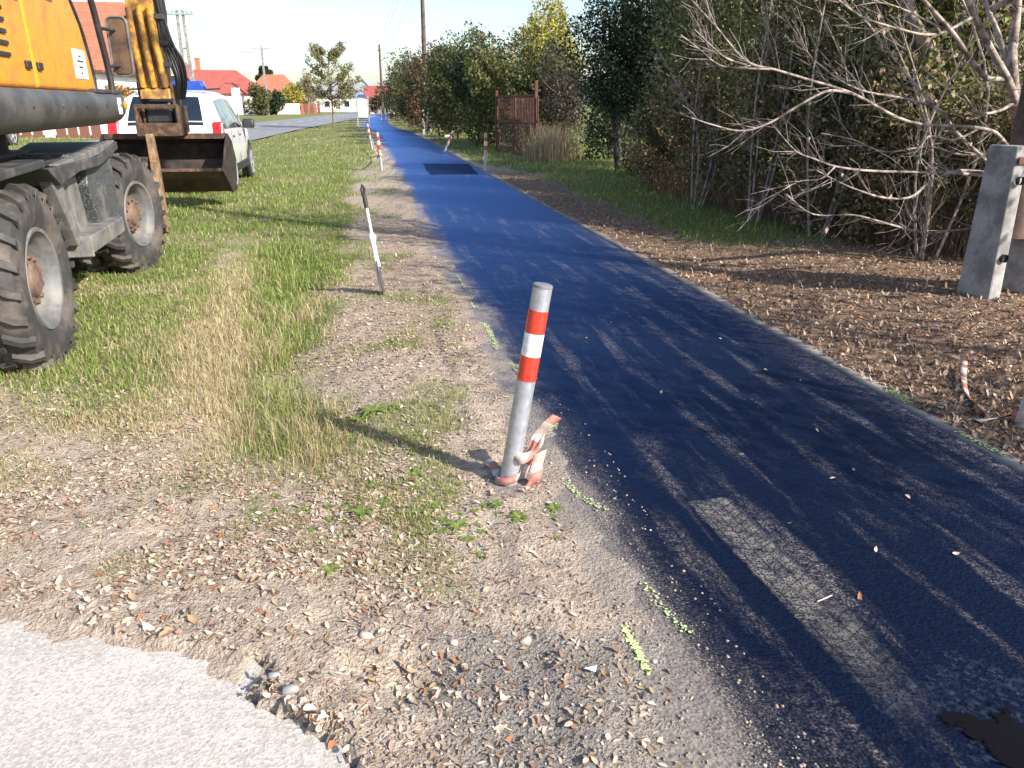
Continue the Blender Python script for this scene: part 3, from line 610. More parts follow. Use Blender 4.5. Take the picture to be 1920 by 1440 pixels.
# spray marks
def spray(pts, wd, lab, dens=1.0, grp=None):
    P = [G(*p) for p in pts]; P = spline(P, 14); V = []; T = []
    for i in range(len(P)-1):
        a, b = P[i], P[i+1]; L_ = (b-a).length; nn_ = int(max(2, L_/.0026*dens*(wd/.01)))
        for k in range(nn_):
            c_ = a.lerp(b, rnd.random()); e = rnd.gauss(0, wd*.48); s = rnd.uniform(.002, .007); x_, y_ = c_.x+e, c_.y+rnd.gauss(0, .004)
            z_ = max(float(gz(x_, y_)), .014 if dleft(x_, y_) < .25 and dright(x_, y_) < .15 else -1)+.005; bI = len(V); a0 = rnd.random()*6
            V += [(x_+s*rnd.uniform(.6, 1.3)*math.cos(a0+q*1.257), y_+s*rnd.uniform(.6, 1.3)*math.sin(a0+q*1.257), z_) for q in range(5)]; T.append(tuple(range(bI, bI+5)))
    mb = MB(); mb.add(V, T); tag(mb.build('spray_mark', M['spray']), lab, 'spray mark', grp)
spray([(1168, 1188), (1190, 1225), (1216, 1270)], .012, 'thick lime spray stroke on the dirt edge of the path', 2.2)
spray([(1205, 1100), (1240, 1145), (1290, 1195)], .018, 'faint lime spray stroke on tar beside the thick one', .35)
spray([(1060, 905), (1085, 935), (1140, 965)], .02, 'faint lime spray trace in front of the leaning bollard', .4)
spray([(858, 520), (872, 545)], .012, 'short lime dash on the path edge level with the spade', .8)
spray([(880, 565), (890, 582)], .010, 'short lime dash on the path edge just past the spade', .9)
spray([(905, 610), (925, 640), (932, 660)], .02, 'scattered lime spray dots on the path edge behind the leaning bollard', .5)
spray([(960, 690), (972, 705)], .012, 'tiny lime spray dot at the path edge behind the leaning bollard', .6)
spray([(1030, 815), (1045, 800)], .012, 'lime spray blot beside the tape at the leaning bollard', .6)
spray([(1660, 732), (1705, 762)], .03, 'yellow green spray blot on the far edging of the path', .9)
spray([(1795, 815), (1830, 835), (1880, 860)], .014, 'long lime stroke on the edging by the tape covered bollard', 1.6)
# ================================================================ bollards, tape, spade
def bollard(base, top, lab, grp=None, rad=.038, tape=False):
    d = Vector(top)-Vector(base); Ln = d.length
    r = empty('bollard', base); r.rotation_mode = 'QUATERNION'; r.rotation_quaternion = d.to_track_quat('Z', 'Y')
    f = Ln/.86
    mb = MB(); mb.lathe([(-.12, rad), (Ln*.998, rad)], 'z', 28); mb.build('post', M['galv'], r, smooth=40)
    mb = MB(); mb.lathe([(Ln-.006, rad+.0012), (Ln+.004, rad+.0012), (Ln+.0075, rad-.004), (Ln+.0075, 0.0005)], 'z', 28); mb.build('cap', M['cap'], r, smooth=40)
    for z0, z1, mt in ((.475, .578, 'red_band'), (.578, .672, 'white_band'), (.672, .765, 'red_band')):
        mb = MB(); mb.lathe([(z0*f, rad), (z0*f, rad+.0012), (z1*f, rad+.0012), (z1*f, rad)], 'z', 28); mb.build('red_band' if mt == 'red_band' else 'white_band', M[mt], r, smooth=40)
    return tag(r, lab, 'bollard', grp)
def gp(px, py): q = G(px, py); q.z = float(gz(q.x, q.y)); return q
b0 = gp(952, 908); t0 = PY(1018, 536, b0.y+.02)
bollard(b0, t0, 'grey steel bollard leaning right with red and white bands and crumpled tape at its foot')
b1 = gp(1915, 806); bollard(b1, b1+Vector((.10, .02, .86)), 'grey banded bollard on the hedge side with torn tape at its foot')
q = gp(910, 322); bollard(q, q+Vector((.02, 0, .86)), 'upright banded bollard in front of the rusty gate')
q = gp(833, 285); bollard(q, q+Vector((.30, .1, .68)), 'bent over banded bollard with white tape on the hedge side')
bent_top = q+Vector((.30, .1, .68)); bent_base = q
q = gp(716, 322); bollard(q, q+Vector((-.06, 0, .86)), 'banded bollard with tape round its middle on the verge side'); mid_b = q
q = gp(698, 281); bollard(q, q+Vector((-.12, 0, .84)), 'farthest banded bollard on the verge side with tape trailing to the next one'); far_b = q
def ribbon(name, P, wd, lab, cat='tape', stripe=.10, twist=0.0, n=10, grp=None, up=None):
    P = spline(P, n); V = []; Fq = []; mi = []; acc = 0
    for i, p in enumerate(P):
        t = (P[min(i+1, len(P)-1)]-P[max(i-1, 0)]).normalized(); a = i/len(P)*twist
        s0 = t.cross(Vector((0, 0, 1)));  s0 = s0.normalized() if s0.length > 1e-3 else Vector((1, 0, 0)); u0 = s0.cross(t)
        s = s0*math.cos(a)+u0*math.sin(a)
        if up is not None: s = Vector(up).normalized()
        V += [p-s*wd/2, p+s*wd/2]
        if i:
            acc += (P[i]-P[i-1]).length; Fq.append((2*i-2, 2*i-1, 2*i+1, 2*i)); mi.append(int(acc/stripe) % 2)
    mb = MB(); mb.add(V, Fq); mb.m = mi; o = mb.build(name, [M['tape_white'], M['tape_red']], smooth=50)
    s_ = o.modifiers.new('thick', 'SOLIDIFY'); s_.thickness = .0012
    return tag(o, lab, cat, grp)
D = b0
ribbon('barrier_tape', [D+Vector(p) for p in ((.045, .02, .0), (.07, .03, .07), (.10, .03, .14), (.125, .045, .20), (.165, .04, .255), (.205, .06, .285))], .055, 'crumpled red and white barrier tape standing up beside the leaning bollard foot', stripe=.10, up=(.72, .45, -.52), n=6)
ribbon('barrier_tape', [D+Vector(p) for p in ((.03, -.03, .155), (.06, -.04, .14), (.10, -.01, .145), (.135, .0, .19), (.15, .01, .21))], .045, 'folded red and white tape strip leaning on the bollard foot', stripe=.075, up=(.15, .35, .92), n=6)
ribbon('barrier_tape', [D+Vector(p) for p in ((.135, .0, .15), (.12, -.02, .09), (.11, -.035, .04), (.075, -.05, .012), (.03, -.07, .01))], .06, 'flattened pale tape end lying right before the bollard foot', stripe=.085, up=(.85, .4, .2), n=6)
ribbon('barrier_tape', [D+Vector((.052*math.cos(a), .052*math.sin(a), .025+.004*k)) for k, a in enumerate(np.linspace(2.6, 6.9, 9))], .034, 'red and white tape wound round the foot of the leaning bollard', stripe=.075, up=(0.25, .1, 1), n=4)
ribbon('barrier_tape', [D+Vector(p) for p in ((-.045, .02, .03), (-.07, .10, .05), (-.10, .15, .03))], .03, 'short tape end lying behind the leaning bollard', stripe=.05, twist=1)
q = [gp(1803, 700), gp(1803, 725), gp(1812, 752), gp(1835, 782), gp(1850, 800)]
ribbon('barrier_tape', [p+Vector((0, 0, h_)) for p, h_ in zip(q, (.05, .03, .015, .02, .02))], .035, 'narrow red and white tape strip lying on leaves by the edging', stripe=.07, twist=1.5)
q = [gp(1828, 803), gp(1850, 800), gp(1880, 797), gp(1908, 795)]
ribbon('barrier_tape', [p+Vector((0, 0, h_)) for p, h_ in zip(q, (.015, .02, .03, .04))], .05, 'whitish tape knot leading to the hedge side bollard', stripe=.13, twist=1)
ribbon('barrier_tape', [b1+Vector((.052*math.cos(a), .052*math.sin(a), .03+.006*k)) for k, a in enumerate(np.linspace(0, 7.5, 12))], .06, 'tape wound round the foot of the hedge side bollard', stripe=.09, up=(.1, 0, 1), n=4)
p = bent_base.lerp(bent_top, .72); ribbon('barrier_tape', [p+Vector((-.19, -.05, .02)), p+Vector((-.08, -.05, .03)), p+Vector((0, -.045, .0)), p+Vector((.02, -.04, -.15))], .10, 'white tape flag tied to the bent over bollard', stripe=.5, up=(0, 0, 1))
ribbon('barrier_tape', [mid_b+Vector((-.02+.05*math.cos(a), .05*math.sin(a), .36)) for a in np.linspace(0, 6.2, 9)]+[mid_b+Vector((-.1, .05, .3)), mid_b+Vector((-.11, .04, .05))], .07, 'tape tied round the banded bollard on the verge side', stripe=.12, up=(0, 0, 1), n=3)
ribbon('barrier_tape', [far_b+Vector((.02, -.05, .35)), far_b.lerp(mid_b, .3)+Vector((0, 0, .2)), far_b.lerp(mid_b, .7)+Vector((0, 0, .16)), mid_b+Vector((-.06, .05, .34))], .04, 'slack tape hanging between the two far verge bollards', stripe=.3)
# spade stuck in the verge
s0 = gp(719, 556); s1 = PY(679, 348, s0.y+.05); d = s1-s0; Ls = d.length
r = empty('spade', s0); r.rotation_mode = 'QUATERNION'; r.rotation_quaternion = d.to_track_quat('Z', 'Y')
mb = MB(); mb.tube([(0, 0, .30*Ls), (0, 0, .82*Ls)], [.014, .012], 12); mb.build('shaft', M['white_shaft'], r, smooth=40)
mb = MB(); mb.tube([(0, 0, .80*Ls), (0, 0, .86*Ls), (0, 0, .90*Ls)], [.0175, .018, .016], 12); mb.tube([(0, 0, .89*Ls), (.018, 0, .92*Ls), (.022, 0, .97*Ls), (0, 0, Ls), (-.022, 0, .97*Ls), (-.018, 0, .92*Ls), (0, 0, .89*Ls)], .011, 8); mb.build('grip', M['black'], r, smooth=50)
mb = MB(); mb.tube([(0, 0, .26*Ls), (0.004, 0, .34*Ls), (.006, 0, .46*Ls), (0, 0, .54*Ls), (0, 0, .57*Ls)], [.024, .022, .02, .034, .017], 12); mb.build('socket', M['white_shaft'], r, smooth=50)
V = []; Fq = []
zs = [.30, .285, .2, .1, 0.02, -.06]; ws = [.045, .085, .09, .088, .07, .02]
for i, z in enumerate(zs):
    for j in range(7):
        u = (j-3)/3; V.append((.012*(1-u*u)-.006, u*ws[i], z*Ls*1.05))
for i in range(len(zs)-1):
    for j in range(6): k = i*7+j; Fq.append((k, k+1, k+8, k+7))
mb = MB(); mb.add(V, Fq); o = mb.build('blade', M['spade_steel'], r, smooth=60); sdm = o.modifiers.new('t', 'SOLIDIFY'); sdm.thickness = .003; o.rotation_euler = (0, 0, R(-62))
mb = MB(); mb.tube([(0.014, -.012, -.02), (.015, -.012, .27*Ls)], [.004, .011], 8); o = mb.build('rib', M['white_shaft'], r, smooth=50)
tag(r, 'white handled spade with black grip stuck upright in the verge', 'spade')
# ================================================================ wheeled excavator
EX = empty('wheeled_excavator', (-4.27, 5.64, 0), R(14.3))
tag(EX, 'yellow wheeled excavator with dark chassis and steel grading bucket parked on grass', 'excavator')
TR, TW, RR = .548, .27, .30
def lugs(mb, n=22):
    for i in range(n):
        for sgn in (-1, 1):
            q0 = 2*math.pi*(i+(.5 if sgn > 0 else 0))/n; V = []
            for (a, rr, dq) in ((.006, TR-.012, 0.0), (.085, TR-.016, .085), (TW/2+.004, TR-.052, .135), (TW/2-.004, TR-.11, .15)):
                for wq in (-.048, .048):
                    for dr_ in (0, .036):
                        q = q0+dq+wq*(1 if dr_ == 0 else .72); r_ = rr+dr_-.018
                        V.append((sgn*(a+(.008 if a > .1 and dr_ else 0)), r_*math.cos(q), r_*math.sin(q)))
            F = []
            for k in range(3):
                o = 4*k; F += [(o, o+1, o+5, o+4), (o+3, o+2, o+6, o+7), (o+1, o+3, o+7, o+5), (o+2, o, o+4, o+6)]
            F += [(0, 2, 3, 1), (12, 13, 15, 14)]; mb.add(V, F)
prof = []
for k in range(19):
    t = k/18; ang = math.pi*t; a = -TW/2*math.cos(ang); e = abs(math.cos(ang))
    prof.append((a*(1 if e < .97 else .96), TR-.022-(.02*e*e)-.10*max(0, e-.72)/.28*1.0))
tp = [(-TW*.40, RR), (-TW*.5, RR+.05), (-TW*.53, RR+.12), (-TW*.50, TR-.09), (-TW*.43, TR-.045), (-TW*.2, TR-.026), (0, TR-.022), (TW*.2, TR-.026), (TW*.43, TR-.045), (TW*.50, TR-.09), (TW*.53, RR+.12), (TW*.5, RR+.05), (TW*.40, RR)]
mb = MB(); mb.lathe(tp, 'x', 64); lugs(mb); ty = mb.build('wheel', M['tyre'], smooth=38); tyre_me = ty.data; bpy.data.objects.remove(ty)
mb = MB(); mb.lathe([(.108, RR+.004), (.122, RR-.004), (.118, RR-.022), (.09, RR-.03), (.07, RR-.045), (.06, RR-.05), (.01, RR-.058), (-.055, RR-.075), (-.085, .20), (-.09, .13)], 'x', 48)
mb.lathe([(-.108, RR+.004), (-.12, RR-.01), (-.09, RR-.04), (-.085, .1)], 'x', 48); rm = mb.build('rim', M['rim'], smooth=35); rim_me = rm.data; bpy.data.objects.remove(rm)
mb = MB(); mb.lathe([(-.09, .18), (.02, .17), (.045, .155), (.05, .11), (.075, .09), (.082, .06), (.084, .001)], 'x', 32)
for k in range(10):
    q = 2*math.pi*k/10; mb.lathe([(.03, .016), (.066, .016), (.07, .001)], 'x', 6, (0, .132*math.cos(q), .132*math.sin(q)))
hb = mb.build('hub', M['hub'], smooth=35); hub_me = hb.data; bpy.data.objects.remove(hb)
def wheel(x, y, steer=0, outer=True, flip=1):
    o = link('wheel', tyre_me, EX); o.location = (x, y, TR-.02+0.0); o.rotation_euler = (rnd.uniform(0, .3), 0, steer+(math.pi if flip < 0 else 0))
    rm = link('rim', rim_me, o)
    if outer: hb = link('hub', hub_me, o)
    return o
for yy, st in ((-1.5, 0), (1.5, R(-13))):
    for sx_ in (1, -1):
        c0 = Vector((sx_*.90, yy, 0))
        for off, out in ((.16, True), (-.16, False)):
            p = c0+Matrix.Rotation(st, 3, 'Z') @ Vector((sx_*off, 0, 0)); wheel(p.x, p.y, st, out, sx_)
    mb = MB(); mb.tube([(-.85, yy, .52), (.85, yy, .52)], .11, 16); mb.box((0, yy, .52), (.45, .4, .36)); mb.build('axle', M['chassis'], EX, smooth=35, bevel=.01)
ch = M['chassis']
mb = MB(); mb.box((0, 0, .78), (.9, 3.5, .42)); mb.box((0, 0, 1.05), (1.25, 1.3, .22)); o = mb.build('chassis_frame', ch, EX, bevel=.02)
mb = MB(); mb.lathe([(1.14, .62), (1.35, .62), (1.36, .5)], 'z', 40); mb.build('slew_ring', M['black'], EX, smooth=35)
# side locker, mudguard arm, step between the right wheels (and mirrored on the left)
def right_side(sg):
    def X(a): return sg*a
    def pr(name, prof, x0, x1, mt, bev=.008):
        b = MB(); b.prism(prof, min(X(x0), X(x1)), max(X(x0), X(x1))); return b.build(name, mt, EX, bevel=bev)
    pr('locker', [(.28, .55), (.98, .55), (.98, 1.14), (.20, 1.14), (.10, .92)], .55, 1.10, M['tread_plate'])
    pr('fender', [(-1.02, 1.12), (.30, 1.12), (.98, 1.20), (.98, 1.14), (.30, 1.05), (-.30, 1.05), (-.80, 1.0)], .50, 1.17, ch)
    pr('fender_top', [(-2.1, 1.155), (-.95, 1.175), (-.95, 1.125), (-2.1, 1.105)], .50, 1.14, ch)
    pr('bracket', [(-.92, 1.12), (-.72, 1.12), (-.40, .62), (-.52, .56)], 1.05, 1.13, M['step'])
    pr('bracket', [(-.50, 1.03), (-.30, 1.03), (-.12, .66), (-.34, .66)], .98, 1.05, M['step'])
    pr('ladder_plate', [(-.28, 1.0), (-.02, 1.0), (.10, .60), (-.16, .60)], 1.02, 1.06, M['step'])
    b = MB(); b.box((X(1.10), .06, .60), (.20, 1.05, .035)); b.box((X(1.195), .06, .555), (.016, 1.05, .115)); b.box((X(1.10), -.45, .53), (.2, .03, .12)); b.build('step', M['step'], EX, bevel=.006)
    b = MB(); b.box((X(.85), .1, .48), (.12, .5, .2)); b.build('step_support', ch, EX, bevel=.01)
    b = MB(); b.bar((X(1.12), .98, 1.185), (X(1.12), -.72, 1.10), .06, .055); b.build('rail', M['step'], EX, bevel=.006)
m, nt, N, L, bs = nmat('tread_plate'); co = objco(nt); vv = N.new('ShaderNodeTexVoronoi'); vv.inputs['Scale'].default_value = 55; L.new(co, vv.inputs['Vector'])
c = mixc(nt, ramp(nt, vv.outputs['Distance'], .5, .2), (.07, .075, .08), (.17, .18, .19)); c = mixc(nt, ramp(nt, noise(nt, co, 5, 4), .5, .8), c, (.24, .22, .19)); L.new(c, bs.inputs['Base Color']); bs.inputs['Roughness'].default_value = .55; bs.inputs['Metallic'].default_value = .3
bump(nt, val(nt, 'MULTIPLY', vv.outputs['Distance'], -1), bs, .6, .005); M['tread_plate'] = m
right_side(1); right_side(-1)
# dozer blade at the front of the chassis
pf = [(2.16, .22), (2.23, .21), (2.30, .45), (2.30, .70), (2.20, 1.0), (2.13, 1.0), (2.22, .70), (2.22, .45)]
b = MB(); b.prism(pf, -1.22, 1.22); b.build('dozer_blade', M['rust'], EX, bevel=.008)
for sg in (1, -1):
    b = MB(); b.prism([(2.02, .30), (2.25, .22), (2.36, .5), (2.34, .9), (2.24, 1.22), (2.10, 1.22), (2.12, .85), (2.06, .55)], *sorted((sg*1.20, sg*1.26))); b.build('blade_end', M['tan_steel'], EX, bevel=.008)
b = MB(); b.bar((.35, 1.6, .6), (.35, 2.2, .6), .1, .14); b.bar((-.35, 1.6, .6), (-.35, 2.2, .6), .1, .14); b.build('blade_arm', M['rust'], EX, bevel=.01)
# upper structure
def rrect(x0, x1, y0, y1, r, n=6):
    P = []
    for cx, cy, a0 in ((x1-r, y1-r, 0), (x0+r, y1-r, 90), (x0+r, y0+r, 180), (x1-r, y0+r, 270)):
        for k in range(n+1): a = R(a0+90*k/n); P.append((cx+r*math.cos(a), cy+r*math.sin(a)))
    return P
def slab(mb, levels):           # levels: (z, outline)
    n = len(levels[0][1]); V = []; F = []
    for z, P in levels: V += [(p[0], p[1], z) for p in P]
    for i in range(len(levels)-1):
        for j in range(n): k = (j+1) % n; F.append((i*n+j, i*n+k, (i+1)*n+k, (i+1)*n+j))
    F += [tuple(reversed(range(n))), tuple((len(levels)-1)*n+j for j in range(n))]; mb.add(V, F)
b = MB(); lv = []
for z, ins in ((1.335, .17), (1.345, .10), (1.375, .045), (1.42, .012), (1.47, 0), (1.53, .004), (1.572, .02), (1.585, .045)):
    lv.append((z, rrect(-1.24+ins, 1.24-ins, -2.35+ins, 1.36-ins, .14)))
slab(b, lv); b.build('platform_skirt', M['skirt'], EX, smooth=50)
def panel(name, prof, x0, x1, mt, bev=.03, seg=4, par=EX):
    b = MB(); b.prism(prof, x0, x1); return b.build(name, mt, par, bevel=bev, seg=seg)
panel('hood_panel', [(-2.25, 1.588), (-.885, 1.588), (-.905, 2.45), (-2.2, 2.45)], .35, 1.17, M['yellow'])
panel('hood_panel', [(-.873, 1.588), (.58, 1.588), (.52, 1.82), (.39, 2.06), (.21, 2.22), (-.893, 2.45)], .35, 1.17, M['yellow'])
panel('engine_cover', [(-2.28, 1.588), (-1.0, 1.588), (-1.0, 2.5), (-2.2, 2.42)], -1.17, .34, M['yellow'])
panel('counterweight', [(-2.5, 1.45), (-2.29, 1.4), (-2.29, 2.2), (-2.45, 2.15)], -1.15, 1.15, M['skirt'])
for y_, z_ in ((-1.02, 1.72), (-1.02, 2.1), (-.80, 1.72)):
    b = MB(); b.box((1.178, y_, z_), (.02, .09, .045)); b.build('latch', M['black'], EX, bevel=.006)
for y_ in (-1.9, -.6):
    b = MB(); b.tube(spline([(1.165, y_, 2.2), (1.22, y_+.01, 2.21), (1.22, y_+.3, 2.2), (1.165, y_+.31, 2.2)], 4), .012, 8); b.build('grab_handle', M['black'], EX, smooth=60)
for k in range(5):
    b = MB(); b.box((1.174, -1.55, 1.76+.06*k), (.016, .5, .022)); b.build('vent_slat', M['black'], EX)
for y_ in (-1.9, -1.3, -.7, -.1, .5, 1.0):
    b = MB(); b.lathe([(0, .014), (.012, .014), (.015, .001)], 'x', 8, (1.236, y_, 1.49)); b.build('bolt', M['chassis'], EX)
st = MB(); st.box((1.173, .21, 1.775), (.004, .34, .20)); sk = st.build('notice', M['white_plain'], EX)
for z_, w_ in ((1.83, .06), (1.795, .17), (1.755, .11), (1.715, .05)):
    b = MB(); b.box((1.1758, .21, z_), (.002, w_, .012)); b.build('print_line', M['ink'], sk)
b = MB(); b.box((1.241, .98, 1.485), (.004, .13, .13)); b.build('sticker', M['white_plain'], EX)
b = MB(); b.lathe([(0, .04), (.02, .038), (.026, .03), (.026, .001)], 'x', 20, (1.225, 1.20, 1.49)); b.build('side_lamp', M['orange_lamp'], EX, smooth=40)
# cab on the far side
panel('cab_floor', [(-.9, 1.588), (1.32, 1.588), (1.32, 1.68), (-.9, 1.68)], -1.2, -.22, M['skirt'], .02)
b = MB()
for (x_, y_) in ((-1.17, -.86), (-.25, -.86), (-1.17, 1.0), (-.25, 1.0)): b.bar((x_, y_, 1.66), (x_, y_-(.1 if y_ > 0 else -.05), 3.05), .07, .07, (0, 1, 0))
b.build('cab_pillar', M['black'], EX, bevel=.01)
panel('cab_roof', [(-.9, 3.04), (1.0, 3.04), (.9, 3.16), (-.8, 3.16)], -1.22, -.2, M['yellow'])
panel('cab_glass', [(-.8, 1.75), (1.0, 1.75), (.9, 3.02), (-.75, 3.02)], -.262, -.252, M['glass'], 0)
# handrails with the mirror at the right front corner
for pts in ([(1.12, .74, 1.57), (1.12, .73, 1.72), (1.12, .64, 1.95), (1.12, .51, 2.12), (1.10, .34, 2.32), (1.08, .1, 2.44)], [(1.14, 1.27, 1.57), (1.14, 1.27, 1.75), (1.13, 1.20, 2.05), (1.12, 1.12, 2.32), (1.10, .95, 2.7), (.6, .7, 2.95), (-.25, .7, 3.05)]):
    b = MB(); b.tube(spline(pts, 6), .026, 10); b.build('handrail', M['black'], EX, smooth=50)
b = MB(); b.box((1.13, .82, 1.596), (.18, .95, .03)); b.build('deck_plate', M['chassis'], EX, bevel=.006)
b = MB(); slab(b, [(0, rrect(-.085, .085, -.235, .235, .045)), (.02, rrect(-.092, .092, -.242, .242, .05)), (.05, rrect(-.075, .075, -.22, .22, .05))])
mo = b.build('mirror', M['mirror'], EX, smooth=40); b = MB(); b.tube([(p[0]*1.02, p[1]*1.01, .05) for p in rrect(-.085, .085, -.235, .235, .05)]+[(.087, .19, .05)], .008, 6); b.build('mirror_rim', M['rim'], mo, smooth=60); mo.location = (1.24, 1.46, 1.97); mo.rotation_euler = (R(90), 0, R(-12))
b = MB(); b.tube([(1.14, 1.26, 1.80), (1.21, 1.43, 1.82)], .014, 8); b.tube([(1.13, 1.19, 2.1), (1.21, 1.43, 2.1)], .014, 8); b.build('mirror_arm', M['black'], EX, smooth=50)
# boom, stick, coupler and bucket along a line swung slightly to the right
def W2L(p):
    v = Vector(p)-EX.location; return Matrix.Rotation(-R(14.3), 3, 'Z') @ v
BY = 11.75
foot = W2L(PY(297, 172, BY)); head = W2L(PY(272, -20, BY-.15)); k_ = (head-foot); k_.normalize()
bd = Vector((foot.x-.15, foot.y-.8, 0)).normalized(); bs_ = Vector((bd.y, -bd.x, 0))
def Q(s, f, z): return Vector((.15, .8, 0))+bs_*s+bd*f+Vector((0, 0, z))      # boom frame: side, forward, up
FL = (Vector((foot.x, foot.y, 0))-Vector((.15, .8, 0))).length
def bprism(name, prof, s0, s1, mt, bev=.012):
    b = MB(); n = len(prof); V = [Q(s0, p[0], p[1]) for p in prof]+[Q(s1, p[0], p[1]) for p in prof]
    b.add(V, [tuple(range(n)), tuple(reversed(range(n, 2*n)))]+[(i, i+n, (i+1) % n+n, (i+1) % n) for i in range(n)]); return b.build(name, mt, EX, bevel=bev)
st_top = (FL-.75, 4.35)
bprism('boom', [(-.1, 1.9), (.25, 1.75), (1.2, 2.9), (2.4, 3.85), (FL-.7, 4.15), (FL-.6, 4.4), (2.2, 4.3), (.9, 3.4)], -.2, .2, M['yellow'])
lean = -k_.dot(bd)/max(k_.z, .1)
zf = foot.z
def stk(f, z): return (FL+f-(z-zf)*lean*0.0-(z-zf)*.13, z)
bprism('stick', [stk(-.14, zf+.02), stk(.14, zf+.02), stk(.30, zf+1.1), stk(.30, 4.2), stk(.1, 4.75), stk(-.2, 4.5), stk(-.20, zf+1.1)], -.17, .17, M['arm_yellow'])
for s_ in (-.145, 0.0, .145):
    b = MB(); b.tube([Q(s_, *stk(-.16, zf+.06)), Q(s_*.95, *stk(-.22, zf+.6)), Q(s_*.9, *stk(-.235, zf+1.05))], [.042, .046, .04], 10); b.build('stick_rib', M['arm_yellow'], EX, smooth=45)
    b = MB(); b.tube([Q(s_-.052, *stk(-.158, zf+.05)), Q(s_*.95-.052, *stk(-.215, zf+.6)), Q(s_*.9-.052, *stk(-.22, zf+.95))], .02, 8); b.build('rust_seam', M['rust'], EX, smooth=45)
b = MB(); b.tube([Q(0, *stk(.42, zf+.1)), Q(0, *stk(.42, zf+.9))], .05, 12); b.build('cylinder_rod', M['chrome'], EX, smooth=45)
b = MB(); b.tube([Q(0, *stk(.42, zf+.8)), Q(0, *stk(.40, zf+2.2))], .085, 14); b.build('cylinder', M['arm_yellow'], EX, smooth=45)
for k in range(6):
    s_ = .19+.024*k; j = rnd.uniform(-.03, .03); b = MB()
    b.tube(spline([Q(s_-.02, *stk(-.1+j, zf+1.6)), Q(s_+.01+.02*math.sin(k), *stk(-.12+j, zf+1.0)), Q(s_+.03*math.sin(k*2.1), *stk(-.13, zf+.72)), Q(s_+.06+.02*k*.5, *stk(-.12, zf+.42)), Q(s_+.12, *stk(-.14+j, zf+.16)), Q(s_+.05, *stk(-.1, zf-.10))], 6), .02, 8); b.build('hose', M['hose'], EX, smooth=60)
for dz_ in (.95, .62, .35):
    b = MB(); b.box(Q(.22, *stk(-.13, zf+dz_)), (.13, .1, .07)); b.build('hose_clamp', M['black'], EX, bevel=.01)
b = MB(); b.tube([Q(-.26, FL, zf-.02), Q(.26, FL, zf-.02)], .07, 16); b.build('pivot_pin', M['rust'], EX, smooth=40)
bprism('coupler_head', [(FL-.2, zf-.10), (FL+.2, zf-.10), (FL+.17, zf+.04), (FL-.17, zf+.04)], -.2, .2, M['arm_yellow'])
for s0, s1 in ((-.24, -.20), (.20, .24)):
    bprism('link_plate', [(FL-.16, zf+.12), (FL+.22, zf+.05), (FL+.26, zf-.48), (FL-.08, zf-.5)], s0, s1, M['rust'])
for s0, s1 in ((-.30, -.26), (.26, .30)):
    bprism('tilt_frame', [(FL-.26, zf-.19), (FL+.26, zf-.19), (FL+.26, zf-.52), (FL-.26, zf-.58)], s0, s1, M['rust'])
bprism('tilt_frame', [(FL-.28, zf-.42), (FL+.26, zf-.42), (FL+.26, zf-.56), (FL-.28, zf-.60)], -.3, .3, M['rust'])
bprism('tilt_motor', [(FL-.12, zf-.13), (FL+.12, zf-.13), (FL+.14, zf-.43), (FL-.14, zf-.43)], -.18, .18, M['black'], .04)
bprism('tilt_frame', [(FL-.24, zf-.17), (FL-.20, zf-.17), (FL-.20, zf-.23), (FL-.24, zf-.23)], -.3, .3, M['rust'])
bw = .88; SB = -.06
oz = 1.06; zb = .25
prof_o = [(-.34, .60), (-.05, .40), (.14, zb), (.34, zb+.01), (.52, .42), (.58, .70), (.46, .95), (.24, oz)]
prof_i = [(.245, oz-.03), (.44, .93), (.55, .70), (.49, .44), (.32, zb+.035), (.15, zb+.03), (-.04, .43), (-.335, .63)]
bprism('bucket', [(FL+.02+p[0], p[1]) for p in prof_o+prof_i], SB-bw, SB+bw, M['bucket'], 0)
for s0, s1 in ((SB-bw-.015, SB-bw+.015), (SB+bw-.015, SB+bw+.015)):
    bprism('bucket_side', [(FL+.02+p[0], p[1]) for p in [(-.37, .585), (-.05, .38), (.14, zb-.02), (.34, zb-.01), (.54, .41), (.6, .70), (.47, .97), (.22, oz+.03), (.0, .93), (-.2, .72)]], s0, s1, M['bucket'], .006)
bprism('bucket_lip', [(FL-.36, .585), (FL-.16, .475), (FL-.14, .495), (FL-.34, .625)], SB-bw+.02, SB+bw-.02, M['rust'], 0)
bprism('bucket_rim', [(FL+.22, oz-.05), (FL+.30, oz-.05), (FL+.30, oz+.03), (FL+.22, oz+.03)], SB-bw+.02, SB+bw-.02, M['rust'], .006)
bprism('bucket_hanger', [(FL-.1, zf-.55), (FL+.24, zf-.55), (FL+.34, oz-.02), (FL+.22, oz-.02)], -.16, -.12, M['rust']); bprism('bucket_hanger', [(FL-.1, zf-.55), (FL+.24, zf-.55), (FL+.34, oz-.02), (FL+.22, oz-.02)], .12, .16, M['rust'])
